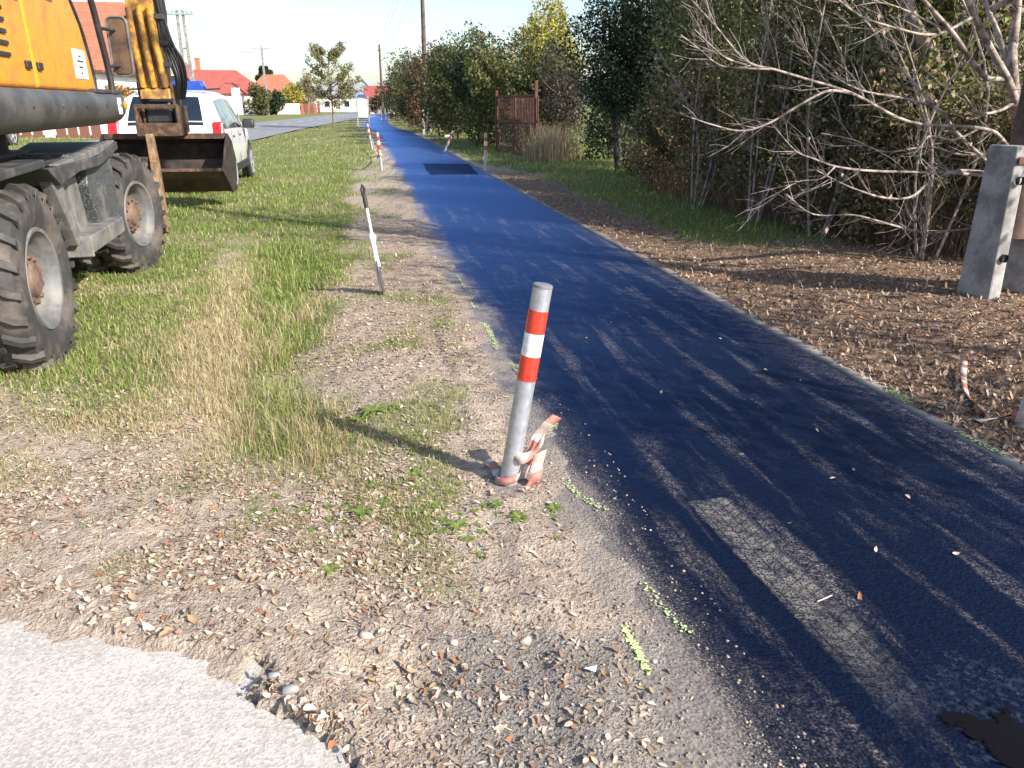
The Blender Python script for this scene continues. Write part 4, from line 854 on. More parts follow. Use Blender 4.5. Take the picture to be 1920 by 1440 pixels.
# ================================================================ white car
def make_car(name, loc, rz, body, lab, cat, bar=False):
    r = empty(name, loc, rz); r.scale = (1, 1, 1.045); tag(r, lab, cat)
    ST = [(-.02, .45, .80, .82, .74, .80, .72), (.0, .36, .95, 1.00, .82, .88, .76), (.08, .33, .98, 1.18, .85, .89, .72), (.22, .32, 1.0, 1.40, .86, .90, .69), (.40, .30, 1.0, 1.575, .87, .905, .665), (.75, .28, 1.0, 1.625, .88, .91, .66), (1.5, .26, .99, 1.66, .88, .91, .66), (2.2, .26, .98, 1.645, .88, .91, .66), (2.55, .26, .98, 1.58, .88, .91, .67), (2.95, .27, .98, 1.30, .88, .905, .74), (3.25, .28, .98, 1.09, .88, .90, .82), (3.6, .29, .95, 1.05, .87, .89, .80), (4.0, .30, .88, .97, .84, .86, .76), (4.22, .33, .78, .85, .78, .80, .7), (4.30, .42, .68, .72, .66, .68, .6)]
    ys_ = [s[0] for s in ST]
    def at(y, k): return float(np.interp(y, ys_, [s[k] for s in ST]))
    def ring(y):
        zb_, zl, zt, wb, wl_, wt = (at(y, k) for k in range(1, 7))
        h = [(0, zb_), (wb-.06, zb_), (wb, zb_+.08), (wl_, zb_+(zl-zb_)*.55), (wl_-.01, zl), (wt+.03, zt-.07*min(1, (zt-zl)/.3+.2)), (wt-.10, zt-.01), (0, zt)]
        return h
    yy = sorted(set(ys_+list(np.linspace(0, 4.3, 40)))); V = []; F = []
    for y in yy:
        h = ring(y); full = h+[(-x, z) for x, z in reversed(h[1:-1])]; V += [(x, y, z) for x, z in full]
    n = 14
    for i in range(len(yy)-1):
        for j in range(n): k = (j+1) % n; F.append((i*n+j, i*n+k, (i+1)*n+k, (i+1)*n+j))
    F += [tuple(range(n)), tuple((len(yy)-1)*n+j for j in reversed(range(n)))]
    b = MB(); b.add(V, F); b.build('body', body, r, smooth=38)
    def sidep(y, v, off):                # v: 0 belt .. 1 roof shoulder
        h = ring(y); a, c_ = h[4], h[5]; return (a[0]+(c_[0]-a[0])*v+off, y, a[1]+(c_[1]-a[1])*v)
    def sidewin(y0, y1, y0t, y1t, v0=.08, v1=.9, nm='side_window', mt=None):
        for sg in (1, -1):
            V = []; F = []; nu = 6; nv_ = 3
            for i in range(nu+1):
                for j in range(nv_+1):
                    v = v0+(v1-v0)*j/nv_; u = i/nu; ya = y0+(y0t-y0)*j/nv_; yb = y1+(y1t-y1)*j/nv_; p = sidep(ya+(yb-ya)*u, v, .006); V.append((sg*p[0], p[1], p[2]))
            for i in range(nu):
                for j in range(nv_): k = i*(nv_+1)+j; F.append((k, k+1, k+nv_+2, k+nv_+1))
            b = MB(); b.add(V, F); b.build(nm, mt or M['glass'], r, smooth=60)
    sidewin(.42, 1.02, .60, 1.0); sidewin(1.10, 1.95, 1.08, 1.93); sidewin(2.03, 3.0, 2.01, 2.42)
    for nm, y0, y1, w0, w1 in (('rear_window', .05, .37, .60, .52), ('windscreen', 2.62, 3.20, .58, .68)):
        V = []; F = []
        for i in range(7):
            y = y0+(y1-y0)*i/6; w_ = w0+(w1-w0)*i/6; h = ring(y)
            for j in range(5):
                x = -w_+2*w_*j/4; V.append((x, y, h[7][1]+.008-.01*abs(x/.6)))
        for i in range(6):
            for j in range(4): k = i*5+j; F.append((k, k+1, k+6, k+5))
        b = MB(); b.add(V, F); b.build(nm, M['glass'], r, smooth=60)
    for sg in (1, -1):
        b = MB(); b.prism([(-.028, .80), (.16, .80), (.20, 1.0), (.14, 1.17), (.05, 1.16), (-.008, 1.0)], *sorted((sg*.74, sg*.908))); b.build('tail_light', M['tail_red'], r, bevel=.02)
        b = MB(); b.prism([(-.02, .84), (.05, .84), (.05, .90), (-.02, .90)], *sorted((sg*.72, sg*.908))); b.build('reversing_light', M['white_plain'], r, bevel=.01)
        b = MB(); b.prism([(4.02, .68), (4.26, .66), (4.24, .78), (4.02, .86)], *sorted((sg*.5, sg*.80))); b.build('headlight', M['white_plain'], r, bevel=.02)
        b = MB(); slab(b, [(1.0, rrect(-.1, .1, -.06, .06, .03)), (1.06, rrect(-.12, .12, -.07, .07, .04)), (1.14, rrect(-.11, .11, -.06, .06, .04)), (1.17, rrect(-.08, .08, -.04, .04, .03))]); o = b.build('door_mirror', M['black'], r, smooth=50); o.location = (sg*1.02, 2.72, 0)
        b = MB(); b.bar((sg*.62, .6, 1.66), (sg*.62, 2.2, 1.70), .035, .03); b.build('roof_rail', M['black'], r, bevel=.008)
        for y_ in (1.28, 2.15):
            b = MB(); b.box((sg*.905, y_, .90), (.02, .17, .03)); b.build('door_handle', M['black'], r, bevel=.006)
        for y_ in (1.05, 1.99, 2.98):
            b = MB(); b.box((sg*.902, y_, .70), (.008, .012, .56)); b.build('door_gap', M['black'], r)
        b = MB(); b.box((sg*.885, 2.1, .36), (.04, 1.9, .14)); b.build('sill', M['black'], r, bevel=.01)
        for y_ in (.80, 3.45):
            b = MB(); b.lathe([(-.03, .40), (.012, .40), (.018, .38), (.018, .30)], 'x', 30); o = b.build('wheel_arch', M['black'], r, smooth=40); o.location = (sg*.895, y_, .36); o.rotation_euler = (0, 0, 0 if sg > 0 else math.pi)
            b = MB(); b.lathe([(-.1, .2), (-.1, .31), (-.07, .338), (.07, .338), (.1, .31), (.10, .235), (.07, .225), (.065, .001)], 'x', 32); o = b.build('wheel', M['tyre'], r, smooth=40); o.location = (sg*.83, y_, .335); o.rotation_euler = (0, 0, 0 if sg > 0 else math.pi)
            b = MB(); b.lathe([(.072, .001), (.10, .05), (.085, .07)], 'x', 20)
            for k in range(5):
                q_ = 2*math.pi*k/5; b.bar((.085, .04*math.cos(q_), .04*math.sin(q_)), (.09, .22*math.cos(q_), .22*math.sin(q_)), .05, .02, (1, 0, 0))
            b.lathe([(.10, .235), (.106, .225), (.09, .2)], 'x', 32); b.build('rim', M['galv'], o, smooth=40)
    b = MB(); slab(b, [(.34, rrect(-.80, .80, -.06, .30, .06)), (.40, rrect(-.86, .86, -.09, .30, .08)), (.58, rrect(-.86, .86, -.08, .30, .08))]); b.build('bumper', M['black'], r, smooth=40)
    b = MB(); b.box((0, -.045, .78), (.52, .02, .115)); b.build('number_plate', M['white_plain'], r)
    b = MB(); b.box((.30, .055, 1.085), (.26, .012, .10), Matrix.Rotation(R(-28), 3, 'X')); b.build('window_sticker', M['white_plain'], r)
    if bar:
        b = MB(); slab(b, [(1.655, rrect(-.55, .55, -.13, .13, .05)), (1.72, rrect(-.56, .56, -.14, .14, .05)), (1.80, rrect(-.52, .52, -.10, .10, .05))]); o = b.build('light_bar', M['blue_lens'], r, smooth=40); o.location = (0, 1.0, 0)
    return r
ra = G(437, 358); hd = R(11.5); off = Vector((math.cos(hd), math.sin(hd), 0))*.84; fw = Vector((-math.sin(hd), math.cos(hd), 0))
make_car('parked_car', ra-off-fw*.80, hd, M['car_white'], 'white estate car with blue roof light bar parked behind the excavator bucket', 'car', True)
bpy.context.view_layer.update()
make_car('parked_car', (-19.5, 27, .02), R(5), M['car_dark'], 'dark car standing across the road beyond the excavator', 'car')
# ================================================================ vegetation
def crown(name, parent, blobs, n, size, pal, wts, shell=.55, seed=0, flat=False):
    rg = np.random.default_rng(seed); B = np.array(blobs, float); vol = B[:, 3]*B[:, 4]*B[:, 5]; k = rg.choice(len(B), n, p=vol/vol.sum())
    d = rg.normal(size=(n, 3)); d /= np.linalg.norm(d, axis=1)[:, None]
    rad = np.where(rg.random(n) < shell, rg.uniform(.78, 1.06, n), rg.random(n)**.45)
    rad *= 1+.22*np.sin(d[:, 0]*5+k*1.7)*np.cos(d[:, 1]*6+k)*np.sin(d[:, 2]*5+2*k)
    P = B[k, :3]+d*rad[:, None]*B[k, 3:6]
    P += rg.normal(0, .03, (n, 3))
    cl = vnoise(P[:, 0]*2.2+P[:, 2]*1.9+40, P[:, 1]*2.2-P[:, 2]*1.3+60); keep = (cl > .24) & (P[:, 2] > .08); P = P[keep]; n = len(P)
    s = size*rg.uniform(.4, 1.55, n); a = rg.normal(size=(n, 3)); a[:, 2] -= .35; a /= np.linalg.norm(a, axis=1)[:, None]
    b = np.cross(a, rg.normal(size=(n, 3))); b /= np.linalg.norm(b, axis=1)[:, None]; nn_ = np.cross(a, b)
    A = a*s[:, None]; Bv = b*(s*.32)[:, None]; Nn = nn_*(s*.12)[:, None]
    V = np.stack([P-A*.5, P+Bv-Nn, P+A*.5, P-Bv-Nn], 1).reshape(-1, 3); q = np.arange(n)[:, None]*4
    T = np.concatenate([q+np.array([[0, 1, 2]]), q+np.array([[0, 2, 3]])])
    pal = np.array(pal); kk = rg.choice(len(pal), n, p=np.array(wts)/np.sum(wts)); col = np.clip(pal[kk]*rg.uniform(.7, 1.3, (n, 1)), 0, 1)
    return mesh_np(name, V, T, M['leaf'], parent, col=np.repeat(col, 4, 0))
OLIVE = [(.07, .09, .03), (.11, .125, .042), (.045, .065, .026), (.2, .175, .075), (.24, .16, .09)]
DARK = [(.028, .05, .026), (.045, .07, .03), (.02, .035, .02), (.09, .10, .045)]
RUSTY = [(.16, .085, .055), (.12, .09, .05), (.06, .07, .03), (.22, .14, .09)]
YEL = [(.38, .33, .06), (.28, .28, .06), (.45, .36, .09), (.15, .17, .05)]
MIXED = [(.09, .12, .03), (.16, .17, .045), (.06, .075, .03), (.22, .17, .08), (.28, .2, .12)]
def limbs(mb, base, h, r, n, spread, rg):
    top = Vector((rg.uniform(-.1, .1)*h, rg.uniform(-.1, .1)*h, h*.8)); P = spline([Vector((0, 0, -.1)), Vector((rg.uniform(-.05, .05)*h, rg.uniform(-.05, .05)*h, h*.35)), top], 5)
    mb.tube(P, [r*(1-.75*i/(len(P)-1)) for i in range(len(P))], 8)
    for k in range(n):
        t = rg.uniform(.2, .85); p = P[int(t*(len(P)-1))]; a = rg.uniform(0, 6.3); l = spread*rg.uniform(.6, 1.1)
        q = p+Vector((math.cos(a)*l, math.sin(a)*l, l*rg.uniform(.3, 1.0))); m_ = p.lerp(q, .5)+Vector((0, 0, -.08*l))
        rr = r*.45*(1-t*.6); S = spline([p, m_, q], 4); mb.tube(S, [rr*(1-.8*i/(len(S)-1)) for i in range(len(S))], 5)
def shrub(loc, h, rx, ry, n, size, pal, wts, lab, cat='tree', grp=None, seed=0, z0=.05, trunk=.06, name='hedge_tree', nb=9, shell=.55, bark='bark'):
    rg = random.Random(seed*13+5); r = empty(name, loc); B = []
    for k in range(nb):
        a = rg.uniform(0, 6.3); q = math.sqrt(rg.random())*.62; zc = z0*h+(1-z0)*h*(.18+.66*(k+.5)/nb); sc = rg.uniform(.42, .62)*(1.0 if zc < .75*h else .8)
        B.append((math.cos(a)*rx*q, math.sin(a)*ry*q, zc, rx*sc, ry*sc, (1-z0)*h*rg.uniform(.17, .26)))
    crown('crown', r, B, n, size, pal, wts, shell, seed)
    mb = MB(); limbs(mb, None, h*.92, trunk, 9, min(rx, ry)*.8, rg); mb.build('trunk', M[bark], r, smooth=60)
    return tag(r, lab, cat, grp)
# right-hand hedge, nearest stretch (behind the bare tree)
w5 = (4, 4, 4, 1.5, 1.2)
OLIVE2 = [(.16, .185, .06), (.27, .26, .09), (.085, .105, .045), (.42, .36, .2), (.44, .32, .22)]
NEAR = [((4.75, 8.4), 4.6, 1.3, 1.3, 'tall olive leaved hedge tree behind the wooden pole'), ((3.95, 10.3), 4.8, 1.25, 1.4, 'tall hedge tree with thinning olive leaves beside the pole tree'),
        ((5.9, 11.6), 5.4, 1.7, 1.7, 'taller olive hedge tree standing behind the front row'), ((3.35, 13.0), 5.0, 1.3, 1.5, 'dense dark olive hedge tree midway along the near hedge'),
        ((6.4, 8.3), 4.6, 1.4, 1.3, 'big olive hedge tree standing behind the bare tree'), ((5.4, 14.8), 5.6, 1.9, 1.9, 'tall back row hedge tree with brownish leaves')]
for i, ((x_, y_), h_, rx, ry, lab) in enumerate(NEAR):
    shrub((x_, y_, .06), h_, rx, ry, 30000, .058, OLIVE2, w5, lab, 'tree', 'near hedge trees', seed=20+i, z0=.02, nb=13, shell=.4)
r = shrub((2.35, 17.4, .04), 4.3, 1.5, 1.5, 30000, .06, DARK, (4, 4, 3, 1), 'dark evergreen tree with bare black trunk beside the dry grass', 'tree', seed=31, z0=.24, trunk=.085, nb=13, bark='dark_bark', name='evergreen_tree', shell=.45)
shrub((4.0, 18.2, .06), 4.6, 1.6, 1.6, 24000, .065, DARK, (4, 4, 3, 1), 'dark evergreen hedge tree behind the black trunk', 'tree', 'near hedge trees', seed=33, z0=.02, nb=12)
shrub((3.0, 15.9, .04), 1.5, .8, .8, 9000, .055, DARK, (4, 4, 3, 1), 'low dark bush under the evergreen tree', 'bush', seed=34, z0=0, nb=8, name='bush', trunk=.03)
BUSH = [((4.75, 7.35), 1.7, .62, 'low brown olive bush by the foot of the near wooden pole'), ((4.15, 8.05), 2.1, .7, 'low olive bush second along from the near wooden pole'), ((3.65, 9.0), 1.8, .65, 'low brownish bush third along from the near wooden pole'), ((3.25, 10.2), 2.2, .75, 'low olive bush fourth along from the near wooden pole'), ((2.85, 11.7), 2.0, .75, 'low dark bush fifth along from the near wooden pole'), ((2.65, 13.3), 2.1, .8, 'low dark bush last before the evergreen tree')]
for i, ((x_, y_), h_, rx, lab) in enumerate(BUSH):
    shrub((x_, y_, .05), h_, rx, rx*1.15, 11000, .05, [(.12, .13, .045), (.18, .17, .065), (.07, .08, .035), (.36, .26, .15), (.42, .3, .2)], (3, 3, 3, 2.5, 2), lab, 'bush', 'low hedge bushes', seed=120+i, z0=0, nb=9, name='bush', trunk=.03, shell=.4)
SHADE = [((5.1, 3.1), 4.6, 1.3, 'sparse leaved roadside tree just right of the hedge side bollard'), ((5.9, .6), 4.2, 1.1, 'sparse leaved small tree at the start of the hedge')]
for i, ((x_, y_), h_, rx, lab) in enumerate(SHADE):
    shrub((x_, y_, .06), h_, rx, rx, 3600, .07, OLIVE, w5, lab, 'tree', seed=140+i, z0=.3, nb=11, shell=.3)
for i, (x_, y_) in enumerate(((8.6, 7.6), (8.2, 9.8))):
    shrub((x_, y_, .08), 4.2, 1.4, 1.4, 16000, .07, OLIVE, w5, 'olive hedge tree standing right of the wooden pole' if i == 0 else 'olive tree far back in the hedge behind the pole', 'tree', 'near hedge trees', seed=41+i, z0=.05, nb=10)
# bare-branched saplings further right throw the streaky shade on the path
# far hedge beyond the gate
FARH = [((.2, 26.2), 3.3, 1.3, 1.4, OLIVE, w5), ((-1.2, 28.5), 3.9, 1.5, 1.6, MIXED, w5), ((-2.1, 32), 4.1, 1.6, 1.8, DARK, (4, 4, 3, 1)), ((.4, 31), 4.4, 1.8, 1.8, OLIVE, w5), ((-3.1, 35.5), 4.3, 1.6, 1.8, OLIVE, w5), ((-3.7, 38.8), 4.1, 1.5, 1.6, MIXED, w5),
        ((-4.75, 44.5), 4.6, 1.7, 1.9, RUSTY, (4, 3, 3, 2)), ((-5.7, 48), 4.4, 1.8, 1.9, DARK, (4, 4, 3, 1)), ((-6.9, 53), 4.6, 2.0, 2.1, OLIVE, w5), ((-8.4, 59), 4.4, 2.0, 2.2, RUSTY, (4, 3, 3, 2)), ((-9.9, 66), 4.8, 2.3, 2.4, DARK, (4, 4, 3, 1)), ((-11.5, 75), 5.2, 2.4, 2.6, RUSTY, (4, 3, 3, 2)), ((-13.8, 86), 5.2, 2.4, 2.6, DARK, (4, 4, 3, 1))]
FL_ = ['low olive hedge shrub just beyond the rusty gate', 'mixed green hedge tree second beyond the gate', 'dark green hedge tree behind the bent over bollard', 'olive tree set back behind the gate shrubs', 'olive hedge tree before the concrete footed far pole', 'mixed hedge tree beside the concrete footed far pole', 'reddish hedge tree just past the far wooden pole', 'dark hedge tree second past the far wooden pole', 'olive hedge tree third past the far wooden pole', 'rusty brown hedge tree fourth past the far wooden pole', 'dark hedge tree fifth past the far wooden pole', 'brown topped hedge tree near the bend of the path', 'last dark hedge tree at the bend of the path']
for i, ((x_, y_), h_, rx, ry, pal, wt) in enumerate(FARH):
    shrub((x_+(.75 if y_ < 55 else 1.5), y_, .03), h_, rx, ry, 15000 if y_ < 50 else 9000, .07+.0009*y_, pal, wt, FL_[i], 'tree', 'far hedge trees', seed=60+i, z0=0, nb=12)
shrub((1.55, 29.5, .03), 5.0, 1.45, 1.5, 12000, .10, YEL, (3, 3, 2, 2), 'yellow leaved tree rising above the hedge behind the gate', 'tree', seed=81, z0=.25, nb=9, name='yellow_tree')
shrub((1.5, 23.6, .03), 2.9, 1.0, 1.0, 9000, .07, [(.09, .075, .06), (.12, .09, .07), (.06, .06, .04)], (3, 2, 2), 'greyish brown thicket behind the rusty gate', 'bush', seed=82, z0=0, nb=9, name='thicket')
shrub((2.6, 21.5, .03), 2.4, .9, .9, 9000, .07, DARK, (4, 4, 3, 1), 'dark bush right of the rusty gate', 'bush', seed=83, z0=0, nb=9, name='bush')
# dry stems hanging and standing in the hedge foot
def stems(name, pts, hmin, hmax, wd, pal, wts, lab, lean=.25):
    n = len(pts); P = np.array(pts); x, y = P[:, 0], P[:, 1]; z = gz(x, y)-.02; h = rng.uniform(hmin, hmax, n); a = rng.uniform(0, 6.3, n); lx = rng.normal(0, lean, n)*h; ly = rng.normal(0, lean, n)*h
    s = np.stack([np.cos(a), np.sin(a), 0*a], -1)*wd/2; B = np.stack([x, y, z], -1); m_ = B+np.stack([lx*.35, ly*.35, h*.6], -1); t = B+np.stack([lx, ly, h], -1)
    V = np.stack([B-s, B+s, m_+s*.8, m_-s*.8, t], 1).reshape(-1, 3); k = np.arange(n)*5
    T = np.concatenate([np.stack([k, k+1, k+2], -1), np.stack([k, k+2, k+3], -1), np.stack([k+3, k+2, k+4], -1)])
    return tag(mesh_np(name, V, T, M['grass'], col=np.repeat(hcol(n, pal, wts, .3), 5, 0)), lab, 'stems', kind='stuff')
pts = []
HB = [(4.35, 6.9), (3.75, 7.9), (3.2, 9.0), (2.75, 10.6), (2.4, 12.6), (2.2, 14.4)]
for k in range(4200):
    t = rnd.random()*(len(HB)-1); i = int(t); f = t-i; a, b_ = HB[i], HB[i+1]
    d_ = abs(rnd.gauss(0, .55)); pts.append((a[0]+(b_[0]-a[0])*f+d_+.1*rnd.random(), a[1]+(b_[1]-a[1])*f+d_*.5))
stems('dry_stems', pts, .15, .9, .006, [(.22, .15, .1), (.30, .21, .14), (.13, .09, .065), (.4, .31, .22)], (3, 2.5, 3, 1), 'dry brown stems standing along the foot of the hedge', .38)
q = G(1035, 308); pts = [(q.x+rnd.gauss(0, .28), q.y+rnd.gauss(.3, .6)) for _ in range(1400)]
stems('dry_grass', pts, .35, 1.0, .014, [(.42, .33, .2), (.5, .4, .26), (.3, .23, .13)], (3, 2, 2), 'tall straw coloured grass clump right of the rusty gate', .2)
# ---------------------------------------------------------------- bare tree behind the concrete footed pole
BT = G(1925, 488); BT.z = .05; tree = empty('bare_tree', BT)
tag(tree, 'bare tree with long pale arching branches behind the wooden pole', 'tree')
def loc(p): return Vector(p)-BT
brs = [  # (pixels, distance at root, distance at tip, radius root, radius tip)
 ([(1930, 500), (1925, 400), (1916, 290), (1904, 190)], BT.y, 6.35, .075, .045),
 ([(1904, 190), (1890, 152), (1850, 146), (1821, 112), (1785, 60), (1732, 0), (1690, -60)], 6.35, 5.9, .024, .011),
 ([(1904, 190), (1890, 150), (1862, 100), (1832, 40), (1800, -40)], 6.35, 6.1, .03, .02),
 ([(1904, 190), (1898, 110), (1905, 40), (1912, -50)], 6.35, 6.5, .04, .028),
 ([(1904, 190), (1880, 205), (1850, 213), (1830, 208), (1808, 178)], 6.35, 6.0, .016, .005),
 ([(1918, 330), (1880, 262), (1837, 240), (1706, 229), (1602, 177), (1511, 148), (1451, 130), (1399, 115), (1344, 52), (1297, 0), (1270, -40)], 6.4, 5.7, .016, .004),
 ([(1451, 130), (1396, 128), (1349, 122), (1310, 91), (1276, 65)], 5.85, 5.7, .008, .003),
 ([(1399, 122), (1362, 109), (1336, 88), (1302, 55)], 5.8, 5.5, .008, .003),
 ([(1602, 177), (1555, 170), (1511, 190), (1440, 232), (1388, 245), (1336, 234), (1297, 221)], 6.05, 5.5, .011, .004),
 ([(1899, 354), (1863, 315), (1792, 247), (1764, 208), (1706, 187), (1607, 167), (1537, 122), (1511, 94)], 6.3, 6.3, .017, .004),
 ([(1764, 208), (1750, 198), (1680, 115), (1623, 39), (1576, 5), (1550, -30)], 6.3, 6.5, .011, .005),
 ([(1832, 40), (1821, 34), (1771, 60), (1732, 65), (1688, 55), (1633, 39), (1607, 26), (1560, -10)], 6.15, 5.8, .013, .005),
 ([(1890, 330), (1800, 320), (1745, 341), (1706, 370), (1654, 370), (1602, 354), (1566, 338), (1532, 320)], 6.3, 5.6, .014, .004),
 ([(1880, 335), (1800, 325), (1719, 323), (1628, 320), (1566, 312), (1524, 297), (1493, 284), (1459, 247)], 6.3, 5.9, .013, .004),
 ([(1890, 410), (1837, 425), (1753, 436), (1712, 432), (1656, 417), (1600, 403), (1545, 404), (1512, 396), (1475, 364)], 6.2, 5.9, .011, .004),
 ([(1837, 240), (1790, 262), (1745, 255), (1730, 270), (1726, 300), (1740, 318)], 6.3, 6.1, .010, .004),
 ([(1880, 262), (1850, 285), (1800, 290), (1740, 275), (1660, 285), (1600, 262), (1540, 250)], 6.35, 6.6, .012, .004),
 ([(1566, 312), (1540, 335), (1500, 340), (1470, 355), (1430, 385), (1400, 395)], 5.8, 5.6, .007, .002),
 ([(1899, 150), (1870, 60), (1845, 0), (1835, -40)], 6.35, 6.8, .022, .014),
 ([(1785, 60), (1740, 40), (1700, 20), (1650, 5), (1600, 12)], 6.0, 5.9, .009, .003)]
mbt = MB(); mbb = MB(); mtw = MB(); hang = []
rg = random.Random(3)
def twigs(P, rad, n, L0, depth=0):
    for k in range(n):
        t = rg.uniform(.15, 1.0); i = min(int(t*(len(P)-1)), len(P)-2); p = P[i]; d_ = (P[i+1]-P[i]).normalized()
        v = Vector((rg.gauss(0, 1), rg.gauss(0, 1), rg.gauss(.15, 1))); v = (v-d_*v.dot(d_)).normalized(); q = (d_*rg.uniform(.6, 1.3)+v*rg.uniform(.35, .8)).normalized()
        l = L0*rg.uniform(.4, 1.1); e = p+q*l+Vector((0, 0, rg.uniform(-.05, .12)*l)); m_ = p.lerp(e, .5)+v*l*.06
        mtw.tube([p, m_, e], [rad*.36, rad*.26, .001], 4, cap=False)
        if depth < 1: twigs([p, m_, e], rad*.4, rg.randrange(1, 4), L0*.5, depth+1)
        if rg.random() < .035: hang.append(e)
for i, (px, y0, y1, r0, r1) in enumerate(brs):
    n = len(px); P = [loc(PY(a, b, y0+(y1-y0)*(k/(n-1))+(0 if k in (0, n-1) else rg.uniform(-.06, .06)))) for k, (a, b) in enumerate(px)]
    if i == 0: P[0] = Vector((0, 0, -.1))
    S = spline(P, 5); (mbt if i == 0 else mbb).tube(S, [r0+(r1-r0)*k/(len(S)-1) for k in range(len(S))], 8 if r0 > .015 else 6)
    L_ = sum((S[k+1]-S[k]).length for k in range(len(S)-1))
    if i: twigs(S, min(.011, max(.007, (r0+r1)/2)), int(L_*9), .42)
upc = []
for k in range(16):
    p = loc(PY(1908, -60, 6.4))+Vector((rg.uniform(-.25, .1), rg.uniform(-.2, .2), rg.uniform(-.3, .4))); e = p+Vector((rg.uniform(-1.9, .9), rg.uniform(-1.3, 1.2), rg.uniform(.9, 2.6))); S = spline([p, p.lerp(e, .5)+Vector((0, 0, -.15)), e], 5)
    mbb.tube(S, [.024-.018*i/(len(S)-1) for i in range(len(S))], 6); twigs(S, .012, 34, .55); upc += [(q.x, q.y, q.z, .3, .3, .28) for q in (S[-1], S[-4])]
crown('crown', tree, upc, 3600, .055, RUSTY, (4, 3, 2, 2), .2, 77)
mbt.build('trunk', M['pale_bark'], tree, smooth=60); mbb.build('branch', M['pale_bark'], tree, smooth=60); o = mtw.build('twigs', M['pale_bark'], tree); tag(o, kind='stuff')
mb = MB()
for e in hang:
    s = rg.uniform(.02, .04); mb.add([e, e+Vector((s*.5, .2*s, -s*.6)), e+Vector((0, .1*s, -s*1.5)), e+Vector((-s*.45, -.1*s, -s*.6))], [(0, 1, 2, 3)])
mb.build('dead_leaves', mat('dead_leaf', (.42, .27, .18), .8, bmp=0), tree)
# thick brown trunk further back with ivy
T2 = G(1812, 470); T2.z = .05; T2.y += .6; t2 = empty('leaning_tree', (T2.x+.25, T2.y, .05)); mb = MB()
P = [Vector((0, 0, -.1))]+[PY(a, b, yy_)-Vector(t2.location) for a, b, yy_ in ((1800, 330, 8.2), (1778, 240, 8.2), (1765, 140, 8.2), (1722, 60, 8.2), (1690, -20, 8.3), (1660, -110, 8.4))]
S = spline(P, 5); mb.tube(S, [.085-.04*i/(len(S)-1) for i in range(len(S))], 10)
P2 = [PY(a, b, yy_)-Vector(t2.location) for a, b, yy_ in ((1778, 240, 8.2), (1800, 130, 8.3), (1805, 40, 8.4), (1795, -60, 8.5))]; S = spline(P2, 5); mb.tube(S, [.05-.02*i/(len(S)-1) for i in range(len(S))], 8)
mb.build('trunk', M['pale_bark'], t2, smooth=60)
rgb = random.Random(8); crown('crown', t2, [(rgb.uniform(-1.0, .7), rgb.uniform(-.1, .9), rgb.uniform(.7, 3.4), .45, .4, .4) for _ in range(14)], 15000, .055, MIXED, w5, .3, 91)
tag(t2, 'brown trunked leaning tree with sparse leaves behind the bare tree', 'tree')
SAP = [((3.95, 7.3), 'thin bare pale sapling between the first two low hedge bushes'), ((3.35, 8.5), 'thin bare pale sapling between the second and third low hedge bushes'), ((2.95, 9.6), 'thin bare pale sapling between the third and fourth low hedge bushes'), ((2.55, 11.0), 'thin bare pale sapling between the fourth and fifth low hedge bushes'), ((4.6, 6.75), 'thin bare pale sapling just behind the near wooden pole')]
for i, ((x_, y_), lab) in enumerate(SAP):
    r = empty('bare_sapling', (x_, y_, .05)); tag(r, lab, 'sapling', 'bare saplings in the hedge edge'); rg = random.Random(300+i); mtw = MB(); mb = MB(); hang = []
    for k in range(4):
        a = rg.uniform(0, 6.3); l = rg.uniform(1.6, 3.2); S = spline([Vector((.05*math.cos(a), .05*math.sin(a), -.1)), Vector((.25*math.cos(a), .25*math.sin(a), l*.5)), Vector((rg.uniform(-.7, .3), rg.uniform(-.5, .5), l))], 6)
        mb.tube(S, [.016-.012*q/(len(S)-1) for q in range(len(S))], 6); twigs(S, .009, 26, .4)
    mb.build('stem', M['pale_bark'], r, smooth=60); tag(mtw.build('twigs', M['pale_bark'], r), kind='stuff')
# ================================================================ wooden poles on concrete feet
def pole(base, h, lab, rz, detail=True):
    r = empty('utility_pole', (base.x, base.y, 0), rz); tag(r, lab, 'utility pole', 'wooden poles on concrete feet')
    for sg in (-1, 1):
        b = MB(); zt = 1.22
        pr_ = [(-.155, -.2), (.155, -.2), (.12, zt), (-.12, zt)]
        x0, x1 = sorted((sg*.125, sg*.245)); b.prism(pr_, x0, x1); b.build('concrete_foot', M['concrete'], r, bevel=.015)
        for z in (.42, .98):
            b = MB(); b.lathe([(0, .03), (.03, .03)], 'y', 16, (sg*.185, -.171+.008*z, z)); b.build('bolt_hole', M['black'], r)
    b = MB(); b.tube([(0, 0, .55), (0, 0, h*.5), (0, 0, h)], [.125, .11, .085], 14); b.build('post', M['wood_pole'], r, smooth=50)
    for z in (1.12,):
        b = MB(); b.box((0, .09, z), (.46, .012, .05)); b.box((0, -.138, z), (.46, .012, .05)); b.build('strap', M['iron'], r, bevel=.003)
    b = MB(); b.box((0, .1, h-.5), (1.3, .08, .1)); b.build('cross_arm', M['galv'], r, bevel=.01)
    for x_ in (-.58, -.3, .3, .58):
        b = MB(); b.lathe([(0, .012), (.06, .012), (.06, .035), (.10, .045), (.14, .02), (.145, .001)], 'z', 12, (x_, .1, h-.45)); b.build('insulator', M['white_plain'], r, smooth=50)
    return r
pb = [G(1862, 575), G(801, 252), Vector((-12.6, 79.5, 0))]
pole(pb[0], 9, 'near wooden pole on twin concrete feet among bare branches', R(18)); pole(pb[1], 9, 'tall wooden pole on white concrete feet rising from the far hedge', R(12)); pole(pb[2], 6.8, 'distant wooden pole top showing above the far end of the hedge', R(12))
